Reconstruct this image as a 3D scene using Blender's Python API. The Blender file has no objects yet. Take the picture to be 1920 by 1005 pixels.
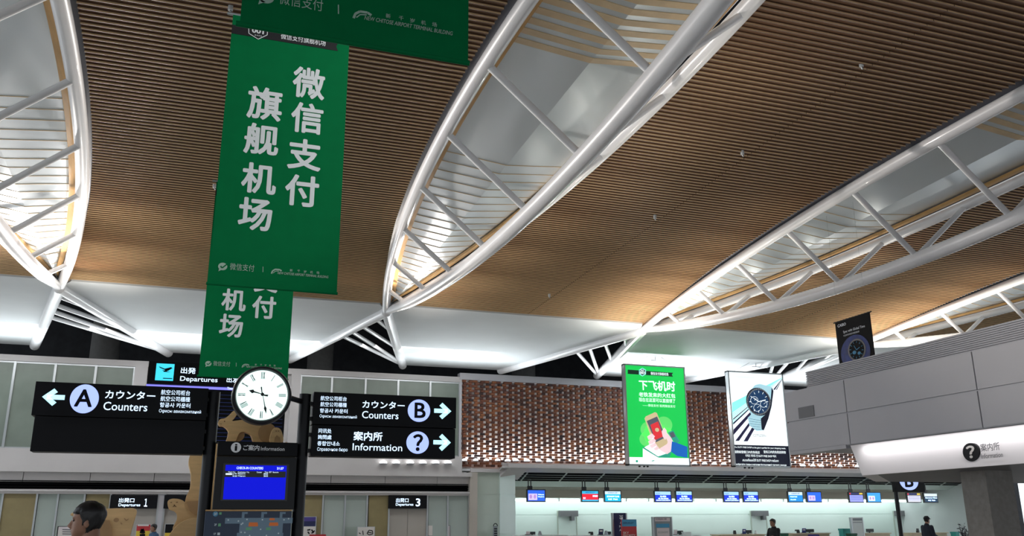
import bpy, bmesh, math, random
import numpy as np
from mathutils import Vector, Matrix, noise
random.seed(7)
SC = bpy.context.scene
COL = SC.collection

# ------------------------------------------------------------------ camera, world, exposure
FPX, PITCH, YAW, ROLL = 1658.09, .282425, .346083, -.0066420
EYE = np.array([0., 0., 1.6])
def _axes():
    cp, sp, cy, sy, cr, sr = math.cos(PITCH), math.sin(PITCH), math.cos(YAW), math.sin(YAW), math.cos(ROLL), math.sin(ROLL)
    fwd = np.array([sy*cp, cy*cp, sp]); r0 = np.array([cy, -sy, 0]); u0 = np.cross(r0, fwd)
    return cr*r0 + sr*u0, -sr*r0 + cr*u0, fwd
AR, AU, AF = _axes()
cam = bpy.data.objects.new('camera', bpy.data.cameras.new('camera'))
COL.objects.link(cam)
cam.data.sensor_width = 36
cam.data.lens = FPX/1920*36
cam.data.clip_end = 300
cam.matrix_world = Matrix(((AR[0], AU[0], -AF[0], EYE[0]), (AR[1], AU[1], -AF[1], EYE[1]), (AR[2], AU[2], -AF[2], EYE[2]), (0, 0, 0, 1)))
SC.camera = cam
SC.view_settings.view_transform = 'Standard'
SC.view_settings.look = 'None'
SC.view_settings.gamma = 1
SC.view_settings.exposure = 0.0
SC.view_settings.use_curve_mapping = False
world = bpy.data.worlds.new('hall_air'); SC.world = world; world.use_nodes = True
bg = world.node_tree.nodes['Background']
bg.inputs[0].default_value = (.86, .93, 1, 1); bg.inputs[1].default_value = 1.65

def lamp(name, kind, loc, energy, color=(1, 1, 1), target=None, **kw):
    d = bpy.data.lights.new(name, kind); d.energy = energy; d.color = color
    for k, v in kw.items(): setattr(d, k, v)
    o = bpy.data.objects.new(name, d); COL.objects.link(o); o.location = loc
    if target is not None:
        o.rotation_euler = (Vector(target) - Vector(loc)).to_track_quat('-Z', 'Y').to_euler()
    return o

TX = [-3.766, 5.398, 14.312, 23.3, 32.3]          # the roof trusses
YN, HN = 26.49, 8.0                              # their end nodes
WARM, COOL = (1, .93, .84), (.9, .97, 1)
# floodlights under the truss ends, throwing light along the chords
for x, e in zip(TX, (250, 150, 330, 330, 250)):
    lamp('truss_floodlight', 'SPOT', (x - 1.5, 25.0, 6.3), e, (1, .93, .86), (x - 1.2, 19.5, 8.7), spot_size=1.8, spot_blend=.9, shadow_soft_size=.12)
for x, e in zip(TX[:2], (900, 300)):
    lamp('truss_floodlight', 'SPOT', (x + 1.1, 25.3, 7.0), e, (1, .96, .95), (x + .7, 19.5, 8.4), spot_size=1.9, spot_blend=.9, shadow_soft_size=.12)
# long-throw fill spots added above the counter ledge to brighten the chords
for x, dx, tx, e in ((TX[2], 1.2, .2, 2600), (TX[3], -2.6, -.9, 3000), (TX[1], 2.6, .7, 900), (TX[0], 2.2, .7, 900)):
    lamp('chord_fill_spot', 'SPOT', (x+dx, 35.2, 4.7), e, (1, .91, .82), (x+tx, 21.0, 8.1), spot_size=.36, spot_blend=.8, shadow_soft_size=.12)
# uplights along the trusses, washing the wooden slats beside the chords
for x, sg, L in ((TX[2], -1, ((.6, 170), (1.8, 230), (3.0, 240), (4.3, 210), (5.7, 150), (7.3, 100), (9.2, 60), (11.4, 35))), (TX[3], -1, ((.6, 170), (1.8, 260), (3.0, 280), (4.3, 250), (5.7, 200), (7.3, 140), (9.2, 90))),
                 (TX[1], 1, ((2.0, 60), (4.4, 60), (6.8, 60), (9.2, 60), (11.6, 60), (14, 60), (16.4, 60))), (TX[2], 1, ((2.0, 110), (4.4, 110), (6.8, 110), (9.2, 100))), (TX[0], 1, ((1.6, 130), (4.2, 110), (7, 90)))):
    for q, e in L:
        w_ = .218484*q - .00709746*q*q - .0000333*q**3
        lamp('truss_uplight', 'SPOT', (x+sg*(w_+.42), YN-q, 6.55), e, (1, .94, .84), (x+sg*(w_+.8), YN-q-.1, 8.4), spot_size=2.5, spot_blend=1.0, shadow_soft_size=.08)
# floodlights beyond the trusses, shining across the bay through their webs
for l, tgt, e in (((-6.4, 25.6, 6.7), (3.2, 14.5, 8.7), 6500), ((8.2, 25.6, 6.7), (-1.9, 16.5, 8.6), 5500)):
    lamp('cross_floodlight', 'SPOT', l, e, (1, .92, .85), tgt, spot_size=.75, spot_blend=.6, shadow_soft_size=.08)
lamp('banner_fill', 'SPOT', (4.6, 4.9, 8.0), 800, (1, 1, .97), (.6, 9, 5.7), spot_size=.7, spot_blend=.8, shadow_soft_size=.1)  # fill spot added to brighten the middle banner, no fixture
lamp('banner_fill', 'SPOT', (5.0, 9.6, 8.0), 700, (1, 1, .97), (.6, 13.6, 4.6), spot_size=.5, spot_blend=.8, shadow_soft_size=.1)  # second added fill, for the farthest banner
lamp('end_wall_fill', 'AREA', (0, 32.0, 7.95), 240, (1, .98, .97), (0, 36, 4.6), shape='RECTANGLE', size=22, size_y=.3)  # area fill added to lift the end wall, no lamp hangs there
# uplights on the wall head washing the white soffit
for x0, x1, e in ((-8, -1, 230), (0, 4, 120), (7.5, 12.5, 150), (15.5, 21.5, 420), (24, 31, 330)):
    lamp('soffit_uplight', 'AREA', ((x0+x1)/2, 34.0, 6.3), e, COOL, ((x0+x1)/2, 32.0, 8.3), shape='RECTANGLE', size=x1-x0, size_y=.3)

# ------------------------------------------------------------------ measuring helpers
def ray(x, y): return (x-960)/FPX*AR - (y-502.5)/FPX*AU + AF
def at(x, y, X=None, Y=None, Z=None):
    d = ray(x, y)
    t = (X-EYE[0])/d[0] if X is not None else (Y-EYE[1])/d[1] if Y is not None else (Z-EYE[2])/d[2]
    return EYE + t*d
def zz(x, y, Y): return float(at(x, y, Y=Y)[2])
def xx(x, y, Y): return float(at(x, y, Y=Y)[0])

# ------------------------------------------------------------------ materials
def lin(c):
    if isinstance(c, str): c = [int(c[i:i+2], 16)/255 for i in (0, 2, 4)]
    return [v/12.92 if v <= .04045 else ((v+.055)/1.055)**2.4 for v in c]
MATS = {}
def mat(name, col, rough=.5, metal=0., emit=0., vary=.0, scale=4., spec=.5, bump=0., trans=0., stretch=(1, 1, 1), coat=0.):
    if name in MATS: return MATS[name]
    m = bpy.data.materials.new(name); m.use_nodes = True; MATS[name] = m
    nt = m.node_tree; b = nt.nodes['Principled BSDF']; c = lin(col) + [1]
    b.inputs['Base Color'].default_value = c
    b.inputs['Roughness'].default_value = rough; b.inputs['Metallic'].default_value = metal
    b.inputs['Specular IOR Level'].default_value = spec
    if trans: b.inputs['Transmission Weight'].default_value = trans
    if coat: b.inputs['Coat Weight'].default_value = coat; b.inputs['Coat Roughness'].default_value = .08
    if emit:
        b.inputs['Emission Color'].default_value = c; b.inputs['Emission Strength'].default_value = emit
    if vary or bump:
        tc = nt.nodes.new('ShaderNodeTexCoord'); mp = nt.nodes.new('ShaderNodeMapping'); mp.inputs['Scale'].default_value = stretch
        nz = nt.nodes.new('ShaderNodeTexNoise'); nz.inputs['Scale'].default_value = scale; nz.inputs['Detail'].default_value = 5
        nt.links.new(tc.outputs['Object'], mp.inputs[0]); nt.links.new(mp.outputs[0], nz.inputs[0])
        if vary:
            r = nt.nodes.new('ShaderNodeValToRGB')
            r.color_ramp.elements[0].position = .3; r.color_ramp.elements[1].position = .7
            r.color_ramp.elements[0].color = [max(0, v*(1-vary)) for v in c[:3]] + [1]
            r.color_ramp.elements[1].color = [min(1, v*(1+vary)) for v in c[:3]] + [1]
            nt.links.new(nz.outputs['Fac'], r.inputs[0]); nt.links.new(r.outputs[0], b.inputs['Base Color'])
        if bump:
            bp = nt.nodes.new('ShaderNodeBump'); bp.inputs['Strength'].default_value = bump
            nt.links.new(nz.outputs['Fac'], bp.inputs['Height']); nt.links.new(bp.outputs[0], b.inputs['Normal'])
    return m
def island_mat(name, cols, rough=.8, bump=.2):
    m = bpy.data.materials.new(name); m.use_nodes = True; MATS[name] = m
    nt = m.node_tree; b = nt.nodes['Principled BSDF']; b.inputs['Roughness'].default_value = rough
    g = nt.nodes.new('ShaderNodeNewGeometry'); r = nt.nodes.new('ShaderNodeValToRGB'); e = r.color_ramp.elements
    r.color_ramp.interpolation = 'LINEAR'
    e[0].color = lin(cols[0]) + [1]; e[1].color = lin(cols[-1]) + [1]
    for i, c in enumerate(cols[1:-1], 1):
        q = e.new(i/(len(cols)-1)); q.color = lin(c) + [1]
    nt.links.new(g.outputs['Random Per Island'], r.inputs[0])
    nz = nt.nodes.new('ShaderNodeTexNoise'); nz.inputs['Scale'].default_value = 25
    mx = nt.nodes.new('ShaderNodeMix'); mx.data_type = 'RGBA'; mx.blend_type = 'MULTIPLY'; mx.inputs[0].default_value = .35
    nt.links.new(r.outputs[0], mx.inputs[6]); nt.links.new(nz.outputs['Fac'], mx.inputs[7]); nt.links.new(mx.outputs[2], b.inputs['Base Color'])
    return m

M = dict(
    slat=mat('slat_wood', '6c4f3b', .45, vary=.16, scale=2, stretch=(.6, 14, 14)),
    slat_edge=mat('slat_pale_lip', 'efcea0', .5, vary=.08, scale=6),  # lip faces paler than the broad undersides of the slats
    trimwood=mat('pale_trim_wood', 'd0a468', .45, vary=.12, scale=3, stretch=(6, .6, 6)),
    batten=mat('pale_batten', 'dcc39c', .45, vary=.08, scale=4),
    steel=mat('white_painted_steel', 'eeeef0', .36, vary=.03, scale=2, coat=.3),
    dark=mat('dark_void_shade', '2c2d31', .85, vary=.25, scale=3),  # near-black colour holds the shade of the roof void and slat gaps
    curb=mat('slate_curb_paint', '55565f', .35, vary=.1, scale=2),
    silver=mat('silver_foil_panel', 'd8e0e5', .33, metal=.6, bump=.12, scale=9, stretch=(.6, 5, 1)),
    white=mat('white_plaster', 'd4d8da', .7, vary=.03, scale=.8),
    endgrey=mat('end_wall_grey', 'c0bcbb', .5, vary=.04, scale=.7),
    grey=mat('grey_panel', 'bab9be', .5, vary=.04, scale=.7),
    warmgrey=mat('warm_grey_panel', 'b3aba2', .6, vary=.04, scale=.7),
    darkgrey=mat('dark_grey_metal', '6f6f73', .5, vary=.05, scale=1),
    mint=mat('pale_glazed_wall', 'dfeeea', .25, vary=.02, scale=.6, coat=.3),
    greenwall=mat('pale_green_wall_panel', 'b9c4b9', .3, vary=.04, scale=.7, coat=.3),
    frost=mat('frosted_green_glass', '7b857c', .3, vary=.14, scale=.9, spec=.35),
    doorglass=mat('sage_door_glass', '98a39b', .2, vary=.05, scale=.6, coat=.3),
    tan=mat('olive_tan_panel', '8a7d58', .6, vary=.08, scale=3),
    doorleaf=mat('beige_door_leaf', 'a8a29a', .45, vary=.04, scale=.8),
    floor=mat('polished_stone_floor', 'b9b6b0', .25, vary=.15, scale=.7),
    black=mat('black_sign_body', '0c0d12', .5, vary=.1, scale=5, spec=.2),
    post=mat('charcoal_post', '17181c', .4, vary=.1, scale=4, spec=.3),
    letter=mat('lit_white_letter', 'd8ecff', .5, emit=1.25),
    letterdim=mat('pale_printed_letter', 'b9bcc0', .6, emit=.25),
    disc=mat('lit_lavender_disc', 'a9bdfb', .5, emit=1.05),
    arrow=mat('lit_pale_blue_arrow', 'b9f0ff', .5, emit=1.2),
    cyan=mat('lit_cyan_pictogram', '3fd0ea', .5, emit=1.1),
    blueline=mat('lit_violet_strip', '7a78e8', .5, emit=1.3),
    rowline=mat('dim_blue_row', '27356f', .5, emit=.5),
    green=mat('green_banner_cloth', '00703f', .8, spec=.1, vary=.05, scale=6),
    banntext=mat('white_banner_print', 'e6ebee', .7),
    bannsmall=mat('grey_green_banner_print', 'a9c4b4', .7),
    bannblack=mat('black_banner_print', '14161b', .7),
    clockface=mat('lit_clock_face', 'dcf6f0', .4, emit=1.25),
    clockink=mat('grey_numeral', '8aa09f', .5), clockink2=mat('black_clock_hand', '16181b', .4),
    wood=mat('plywood_face', 'cfab7a', .55, vary=.12, scale=3, stretch=(1, 1, 5)),
    woodedge=mat('darker_plywood', 'a5825a', .6, vary=.12, scale=3),  # darker plywood for haunches, arches and marks
    ink=mat('burnt_line_ink', '6b4f33', .7),
    scrblue=mat('lit_blue_screen', '0610d2', .4, emit=.85, spec=.2), scrdark=mat('screen_header_navy', '0b1a8a', .4, emit=.8),
    bezel=mat('black_bezel', '111216', .35),
    map=mat('navy_map_board', '13263f', .4, vary=.1, scale=4, emit=.15), mapbody=mat('map_building_blue', '6f8698', .6, emit=.12),
    maporange=mat('map_orange', 'd8743a', .6, emit=.15), mapgreen=mat('map_green', '6aa87e', .6, emit=.12), mapwhite=mat('map_white', 'c6d4da', .6, emit=.1),
    postergreen=mat('lit_green_poster', '12c853', .5, emit=.85), posterwhite=mat('lit_white_poster', 'eef8fb', .5, emit=1.0),
    posterink=mat('poster_dark_green', '0c3b2a', .5, emit=.3), lime=mat('poster_lime', '63e070', .5, emit=.8),
    skinp=mat('poster_skin_pink', 'f2d3da', .5, emit=.85), redp=mat('poster_red', 'e0343c', .5, emit=.8), goldp=mat('poster_gold', 'd9c49a', .5, emit=.7),
    bluep=mat('poster_sleeve_blue', '1467c4', .5, emit=.7), tealp=mat('poster_teal', '2fa58a', .5, emit=.7), greyp=mat('poster_phone_grey', '5c6470', .5, emit=.6),
    alu=mat('brushed_frame', 'b5b9bb', .35, metal=.8),
    navyp=mat('poster_navy', '0d1430', .5, emit=.3), wsteel=mat('poster_watch_steel', 'a8d4e2', .5, emit=.8), wdial=mat('poster_watch_dial', '16406b', .5, emit=.5), waqua=mat('poster_aqua', '8ff0e6', .5, emit=.9),
    wband=mat('poster_dark_stripe', '241f4a', .5, emit=.4),
    nearblack=mat('black_poster_print', '05060a', .6, spec=.15), casioblue=mat('deep_blue_print', '14307c', .5, vary=.4, scale=6),
    lampglow=mat('glowing_lamp_lens', 'ffffff', .4, emit=4.0), tube=mat('fluorescent_tube', 'eafffb', .4, emit=4.5),
    lightbox=mat('backlit_white_panel', 'e6e2e4', .45, emit=0.0), paper=mat('white_paper', 'd9d4d0', .8),
    voidcol=mat('shaded_column_grey', '5f5e5c', .8, vary=.1, scale=6),  # darker than the other column, shadow of the notch put into its grey
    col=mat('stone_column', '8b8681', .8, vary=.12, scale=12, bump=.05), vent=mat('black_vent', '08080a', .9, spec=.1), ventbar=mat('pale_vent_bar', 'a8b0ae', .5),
    gloss=mat('green_grey_gloss_soffit', 'bac5c0', .12, vary=.06, scale=.9, coat=.8), beige=mat('beige_beam', 'c9c0b2', .5),
    skin=mat('skin', '9a7059', .5, vary=.05, scale=20), hair=mat('black_hair', '120f10', .45, vary=.2, scale=60), jacket=mat('black_jacket', '16181f', .8, vary=.15, scale=12),
    navy=mat('navy_uniform', '1a2130', .8, vary=.12, scale=12), bluecoat=mat('blue_coat', '31506f', .8, vary=.1, scale=12), trousers=mat('dark_trousers', '1d1d22', .85, vary=.1, scale=12), shoe=mat('black_shoe', '111113', .4),
    eye=mat('dark_eye', '0d0a09', .2),
    deskwood=mat('pale_desk_wood', 'cfc0a4', .45, vary=.06, scale=2), deskwhite=mat('white_desk_top', 'dce4e2', .4), monitor=mat('dark_monitor', '1e2a2e', .4),
    teal=mat('teal_plastic', '2f9c94', .45), navysign=mat('navy_sign_panel', '1d2452', .45), skyred=mat('red_sign_panel', 'b5343a', .5), skyblue=mat('sky_blue_panel', '3f93bd', .5),
    greysign=mat('grey_sign_panel', '878e93', .45), pinkgrey=mat('pale_pink_panel', 'd9cfd2', .5), purple=mat('purple_panel', '4a3f86', .5), yellow=mat('yellow_poster', 'd8bb3c', .6), redpaper=mat('red_paper', 'b8323a', .6), cable=mat('steel_cable', '8e9296', .4, metal=.7),
)
M['brick'] = island_mat('brick', ['4a3230', '84503a', 'a0643f', '7a4a3c', '3d2f31', '945a3c'])

# ------------------------------------------------------------------ mesh builder
WO = {}                                        # world origin of every built object
class MB:
    def __init__(s): s.v, s.f, s.m = [], [], []
    def add(s, vs, fs, mi=0):
        n = len(s.v); s.v += [tuple(map(float, v)) for v in vs]; s.f += [tuple(i+n for i in f) for f in fs]; s.m += [mi]*len(fs)
    def box(s, x0, x1, y0, y1, z0, z1, mi=0):
        x0, x1 = sorted((x0, x1)); y0, y1 = sorted((y0, y1)); z0, z1 = sorted((z0, z1))
        s.add([(x0, y0, z0), (x1, y0, z0), (x1, y1, z0), (x0, y1, z0), (x0, y0, z1), (x1, y0, z1), (x1, y1, z1), (x0, y1, z1)],
              [(3, 2, 1, 0), (4, 5, 6, 7), (0, 1, 5, 4), (1, 2, 6, 5), (2, 3, 7, 6), (3, 0, 4, 7)], mi)
    def hexa(s, P, mi=0):                      # 4 bottom + 4 top points
        s.add(P, [(3, 2, 1, 0), (4, 5, 6, 7), (0, 1, 5, 4), (1, 2, 6, 5), (2, 3, 7, 6), (3, 0, 4, 7)], mi)
    def quad(s, a, b, c, d, mi=0): s.add([a, b, c, d], [(0, 1, 2, 3)], mi)
    def tube(s, pts, r, n=12, mi=0, cap=True):
        pts = [Vector(p) for p in pts]; k = len(pts); rs = r if isinstance(r, (list, tuple)) else [r]*k
        t0 = (pts[1]-pts[0]).normalized(); a = t0.orthogonal().normalized(); vs = []
        for i, p in enumerate(pts):
            t = (pts[min(i+1, k-1)] - pts[max(i-1, 0)]).normalized(); a = (a - t*a.dot(t)).normalized(); b = t.cross(a)
            vs += [p + (a*math.cos(2*math.pi*j/n) + b*math.sin(2*math.pi*j/n))*rs[i] for j in range(n)]
        fs = [(i*n+j, i*n+(j+1) % n, (i+1)*n+(j+1) % n, (i+1)*n+j) for i in range(k-1) for j in range(n)]
        if cap: fs += [tuple(range(n-1, -1, -1)), tuple((k-1)*n+j for j in range(n))]
        s.add(vs, fs, mi)
    def ball(s, c, r, sx=1, sy=1, sz=1, mi=0, nu=16, nv=10):
        vs, fs = [], []
        for i in range(nv+1):
            th = math.pi*i/nv
            for j in range(nu):
                ph = 2*math.pi*j/nu
                vs.append((c[0]+r*sx*math.sin(th)*math.cos(ph), c[1]+r*sy*math.sin(th)*math.sin(ph), c[2]+r*sz*math.cos(th)))
        fs = [(i*nu+j, (i+1)*nu+j, (i+1)*nu+(j+1) % nu, i*nu+(j+1) % nu) for i in range(nv) for j in range(nu)]
        s.add(vs, fs, mi)
    def build(s, name, mats, parent=None, origin=None, smooth=False, bevel=0):
        me = bpy.data.meshes.new(name)
        o0 = Vector(origin) if origin is not None else (WO[parent.name] if parent is not None else None)
        if o0 is None:
            A = np.array(s.v); o0 = Vector((float((A[:, 0].min()+A[:, 0].max())/2), float((A[:, 1].min()+A[:, 1].max())/2), float(A[:, 2].min())))
        me.from_pydata([(v[0]-o0.x, v[1]-o0.y, v[2]-o0.z) for v in s.v], [], s.f)
        for m in (mats if isinstance(mats, (list, tuple)) else [mats]): me.materials.append(M[m] if isinstance(m, str) else m)
        me.polygons.foreach_set('material_index', s.m)
        if smooth:
            me.polygons.foreach_set('use_smooth', [True]*len(s.f))
            try: me.set_sharp_from_angle(angle=math.radians(40))
            except Exception: pass
        me.update()
        o = bpy.data.objects.new(name, me); COL.objects.link(o)
        if bevel:
            bv = o.modifiers.new('edge', 'BEVEL'); bv.width = bevel; bv.segments = 2; bv.limit_method = 'ANGLE'
        if parent is not None:
            o.parent = parent; o.location = o0 - WO[parent.name]
        else: o.location = o0
        WO[o.name] = o0.copy()
        return o
def tag(o, label, cat, group=None, kind=None):
    o['label'] = label; o['category'] = cat
    if group: o['group'] = group
    if kind: o['kind'] = kind
    return o
def root(name, loc, label, cat, group=None, kind=None):
    o = bpy.data.objects.new(name, None); COL.objects.link(o); o.location = loc; o.empty_display_size = .1
    WO[o.name] = Vector(loc); return tag(o, label, cat, group, kind)
def struct(name, mb, mats, label, cat, parent=None, **kw):
    o = mb.build(name, mats, parent, **kw)
    if parent is None: tag(o, label, cat, kind='structure')
    return o
def copy_tree(o, parent=None, delta=(0, 0, 0)):
    c = o.copy(); COL.objects.link(c); c.parent = parent
    if parent is None: c.location = Vector(o.location) + Vector(delta)
    for ch in [q for q in bpy.data.objects if q.parent == o]: copy_tree(ch, c)
    return c
def box1(name, mats, x0, x1, y0, y1, z0, z1, parent=None, **kw):
    b = MB(); b.box(x0, x1, y0, y1, z0, z1); return b.build(name, mats, parent, **kw)

# ------------------------------------------------------------------ flat faces that carry writing and drawing
class Face:
    """a vertical face: u runs to the viewer's right, v up, d out of the face"""
    def __init__(s, axis, val):
        s.axis, s.val = axis, val
    def px(s, x, y):
        if s.axis == 'Y': p = at(x, y, Y=s.val); return float(p[0]), float(p[2])
        p = at(x, y, X=s.val); return float(-p[1]), float(p[2])
    def P(s, u, v, d=0):
        return (u, s.val-d, v) if s.axis == 'Y' else (s.val-d, -u, v)
    def box(s, mb, u0, u1, v0, v1, d0, d1, mi=0):
        u0, u1 = sorted((u0, u1)); v0, v1 = sorted((v0, v1))
        s.poly(mb, [(u0, v0), (u1, v0), (u1, v1), (u0, v1)], d0, d1, mi)
    def rect(s, x0, x1, y0, y1):               # pixel rectangle -> u0,u1,v0,v1
        xc, yc = (x0+x1)/2, (y0+y1)/2
        return s.px(x0, yc)[0], s.px(x1, yc)[0], s.px(xc, y1)[1], s.px(xc, y0)[1]
    def pbox(s, mb, x0, x1, y0, y1, d0, d1, mi=0): s.box(mb, *s.rect(x0, x1, y0, y1), d0, d1, mi)
    def poly(s, mb, pts, d0, d1, mi=0):
        a = sum(pts[i][0]*pts[(i+1) % len(pts)][1]-pts[(i+1) % len(pts)][0]*pts[i][1] for i in range(len(pts)))
        if a < 0: pts = pts[::-1]
        n = len(pts); vs = [s.P(u, v, d0) for u, v in pts] + [s.P(u, v, d1) for u, v in pts]
        fs = [tuple(range(n-1, -1, -1)), tuple(range(n, 2*n))] + [(i, (i+1) % n, n+(i+1) % n, n+i) for i in range(n)]
        mb.add(vs, fs, mi)
    def ppoly(s, mb, pts, d0, d1, mi=0): s.poly(mb, [s.px(*p) for p in pts], d0, d1, mi)
    def disc(s, mb, u, v, ru, rv, d0, d1, mi=0, n=40):
        s.poly(mb, [(u+ru*math.cos(2*math.pi*k/n), v+rv*math.sin(2*math.pi*k/n)) for k in range(n)], d0, d1, mi)
    def pdisc(s, mb, x, y, r, d0, d1, mi=0, ry=None, n=40):
        u, v = s.px(x, y); ru = (s.px(x+r, y)[0]-s.px(x-r, y)[0])/2; ry = ry or r; rv = (s.px(x, y-ry)[1]-s.px(x, y+ry)[1])/2
        s.disc(mb, u, v, ru, rv, d0, d1, mi, n)
    def line(s, mb, pts, w, d0, d1, mi=0):     # stroke given in pixels, width in metres
        q = [s.px(*p) for p in pts]
        for (a, b), (c, d) in zip(q, q[1:]):
            L = math.hypot(c-a, d-b) or 1e-6; nx, ny = -(d-b)/L*w/2, (c-a)/L*w/2
            s.poly(mb, [(a+nx, b+ny), (c+nx, d+ny), (c-nx, d-ny), (a-nx, b-ny)], d0, d1, mi)
    def text(s, mb, string, x0, x1, yc, h, d, bold=0., mi=0, shear=0.):
        u0, v = s.px(x0, yc); u1 = s.px(x1, yc)[0]; xc = (x0+x1)/2
        v = s.px(xc, yc)[1]; hh = s.px(xc, yc-h/2)[1]-s.px(xc, yc+h/2)[1]
        vs, fs = glyphs(string, bold, shear)
        m_ = _N[(string, bold, shear)]
        mb.add([s.P(u0+(u1-u0)*a, v+(b-.5)*hh, d+.0002*(i//m_)) for i, (a, b) in enumerate(vs)], fs, mi)
_G = {}; _N = {}
def glyphs(string, bold, shear):
    k = (string, bold, shear)
    if k not in _G:
        c = bpy.data.curves.new('t', 'FONT'); c.body = string; c.size = 1; c.resolution_u = 3; c.shear = shear; c.fill_mode = 'FRONT'; c.space_line = .85
        o = bpy.data.objects.new('t', c); COL.objects.link(o)
        dg = bpy.context.evaluated_depsgraph_get(); me = bpy.data.meshes.new_from_object(o.evaluated_get(dg))
        A = np.array([v.co[:2] for v in me.vertices]); F_ = [tuple(p.vertices) for p in me.polygons]; n = len(A)
        if bold:
            dirs = [(math.cos(q)*bold, math.sin(q)*bold) for q in [i*math.pi/4 for i in range(8)]] if bold >= .02 else [(bold, bold), (-bold, bold), (bold, -bold), (-bold, -bold)]
            A = np.concatenate([A+np.array(q) for q in [(0, 0)]+dirs]); F_ = [tuple(i+k2*n for i in f) for k2 in range(len(dirs)+1) for f in F_]
        lo, hi = A.min(0), A.max(0); A = (A-lo)/np.maximum(hi-lo, 1e-6)
        _N[k] = n; _G[k] = ([tuple(a) for a in A], F_)
        bpy.data.objects.remove(o); bpy.data.curves.remove(c); bpy.data.meshes.remove(me)
    return _G[k]

# ================================================================== SETTING
# floor
b = MB(); b.box(-30, 60, -12, 46, -.2, 0); struct('floor', b, 'floor', 'polished stone floor of the departure hall', 'floor')

# truss lines
A1, A2, A3 = .218484, -.0709746, -.0033311
B1, B2, B3 = .0160942, .0182082, -.0041389
C1, C2, C3 = -.159129, .0479445, .0124005
SEND = 27.6
def cw(s):
    if s > 20: s2 = 28.6-s; return max(0, (cw(20) if s2 > 20 else cw(s2)))
    return A1*s + A2*s*s/10 + A3*s**3/100
def czt(s):
    if s > 20: return czt(20) + .03*(s-20)
    return B1*s + B2*s*s/10 + B3*s**3/100
def czb(s):
    if s > 19: return czb(19) + (s-19)*.12
    return C1*s + C2*s*s/10 + C3*s**3/100
def coff(s): return .09 + .06*min(1, s/7)
def cgap(s): return .07 + .10*min(1, max(0, s)/7)
def zceil(s): return HN + czt(max(s, 0)) + coff(max(s, 0))

# wooden slat ceiling, one bay between each pair of trusses
def slat_bay(name, xa, xb, label):
    mb = MB(); pitch = .13; n = int((SEND+.7)/pitch)
    xm = None if xa is None or xb is None else (xa+xb)/2
    for k in range(n):
        y0 = YN+.62 - pitch*k; s = YN-y0
        w = cw(max(s, 0))
        L = xa + w + (cgap(s) if s > 0 else 0); R = xb - w - (cgap(s) if s > 0 else 0)
        zf = zceil(s); zn = zceil(s+pitch)
        for a, c in ((L, xm-.006), (xm+.006, R)):
            # far edge high, near edge drops: broad face looks away, the thin lip faces the hall
            yn = y0 - pitch
            P = [(a, y0, zf+.012), (c, y0, zf+.012), (c, yn+.004, zn-.034), (a, yn+.004, zn-.034),
                 (a, y0, zf+.05), (c, y0, zf+.05), (c, yn+.004, zn+.022), (a, yn+.004, zn+.022)]
            # broad underside
            mb.add(P, [(0, 1, 2, 3), (7, 6, 5, 4), (1, 0, 4, 5), (0, 3, 7, 4), (2, 1, 5, 6)], 0)
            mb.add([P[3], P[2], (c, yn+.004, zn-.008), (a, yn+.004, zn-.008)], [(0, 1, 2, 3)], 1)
            mb.add([(a, yn+.004, zn-.008), (c, yn+.004, zn-.008), P[6], P[7]], [(0, 1, 2, 3)], 0)
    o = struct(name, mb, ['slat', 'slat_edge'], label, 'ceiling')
    bk = MB(); S = [-.6] + [i*1.15 for i in range(25)]
    for s0, s1 in zip(S, S[1:]):
        w0, w1 = cw(max(s0, 0)), cw(max(s1, 0))
        bk.quad((xa+w0, YN-s0, zceil(s0)+.10), (xb-w0, YN-s0, zceil(s0)+.10), (xb-w1, YN-s1, zceil(s1)+.10), (xa+w1, YN-s1, zceil(s1)+.10))
    struct('ceiling_backing', bk, 'dark', '', '', parent=o)
    return o
EX = [-12.93] + TX + [41.3]
LB = ['slatted wooden ceiling beyond the leftmost roof truss', 'slatted wooden ceiling bay behind the green banners', 'broad slatted wooden ceiling bay in the middle of the hall',
      'slatted wooden ceiling bay above the black watch banner', 'slatted wooden ceiling bay above the grey bulkhead', 'slatted wooden ceiling bay at the far right']
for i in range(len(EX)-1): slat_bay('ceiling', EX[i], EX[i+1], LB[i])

b = MB(); b.box(-30, 60, -14, -1.2, 9.0, 9.1)  # unseen slatted roof added to keep ambient light off the near banner
for k in range(40): b.box(-30, 60, -1.4-k*.3, -1.25-k*.3, 8.9, 9.0)
struct('ceiling_rear', b, 'slat', 'unseen wooden ceiling behind the viewer, added to cut ambient light', 'ceiling')

b = MB(); b.box(-30, 60, -8.2, -8, 3.4, 9.0); struct('wall_rear_blocker', b, 'dark', 'unseen dark wall added behind the viewer to dim the hall', 'wall')  # unseen wall added to block ambient light from behind

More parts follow.
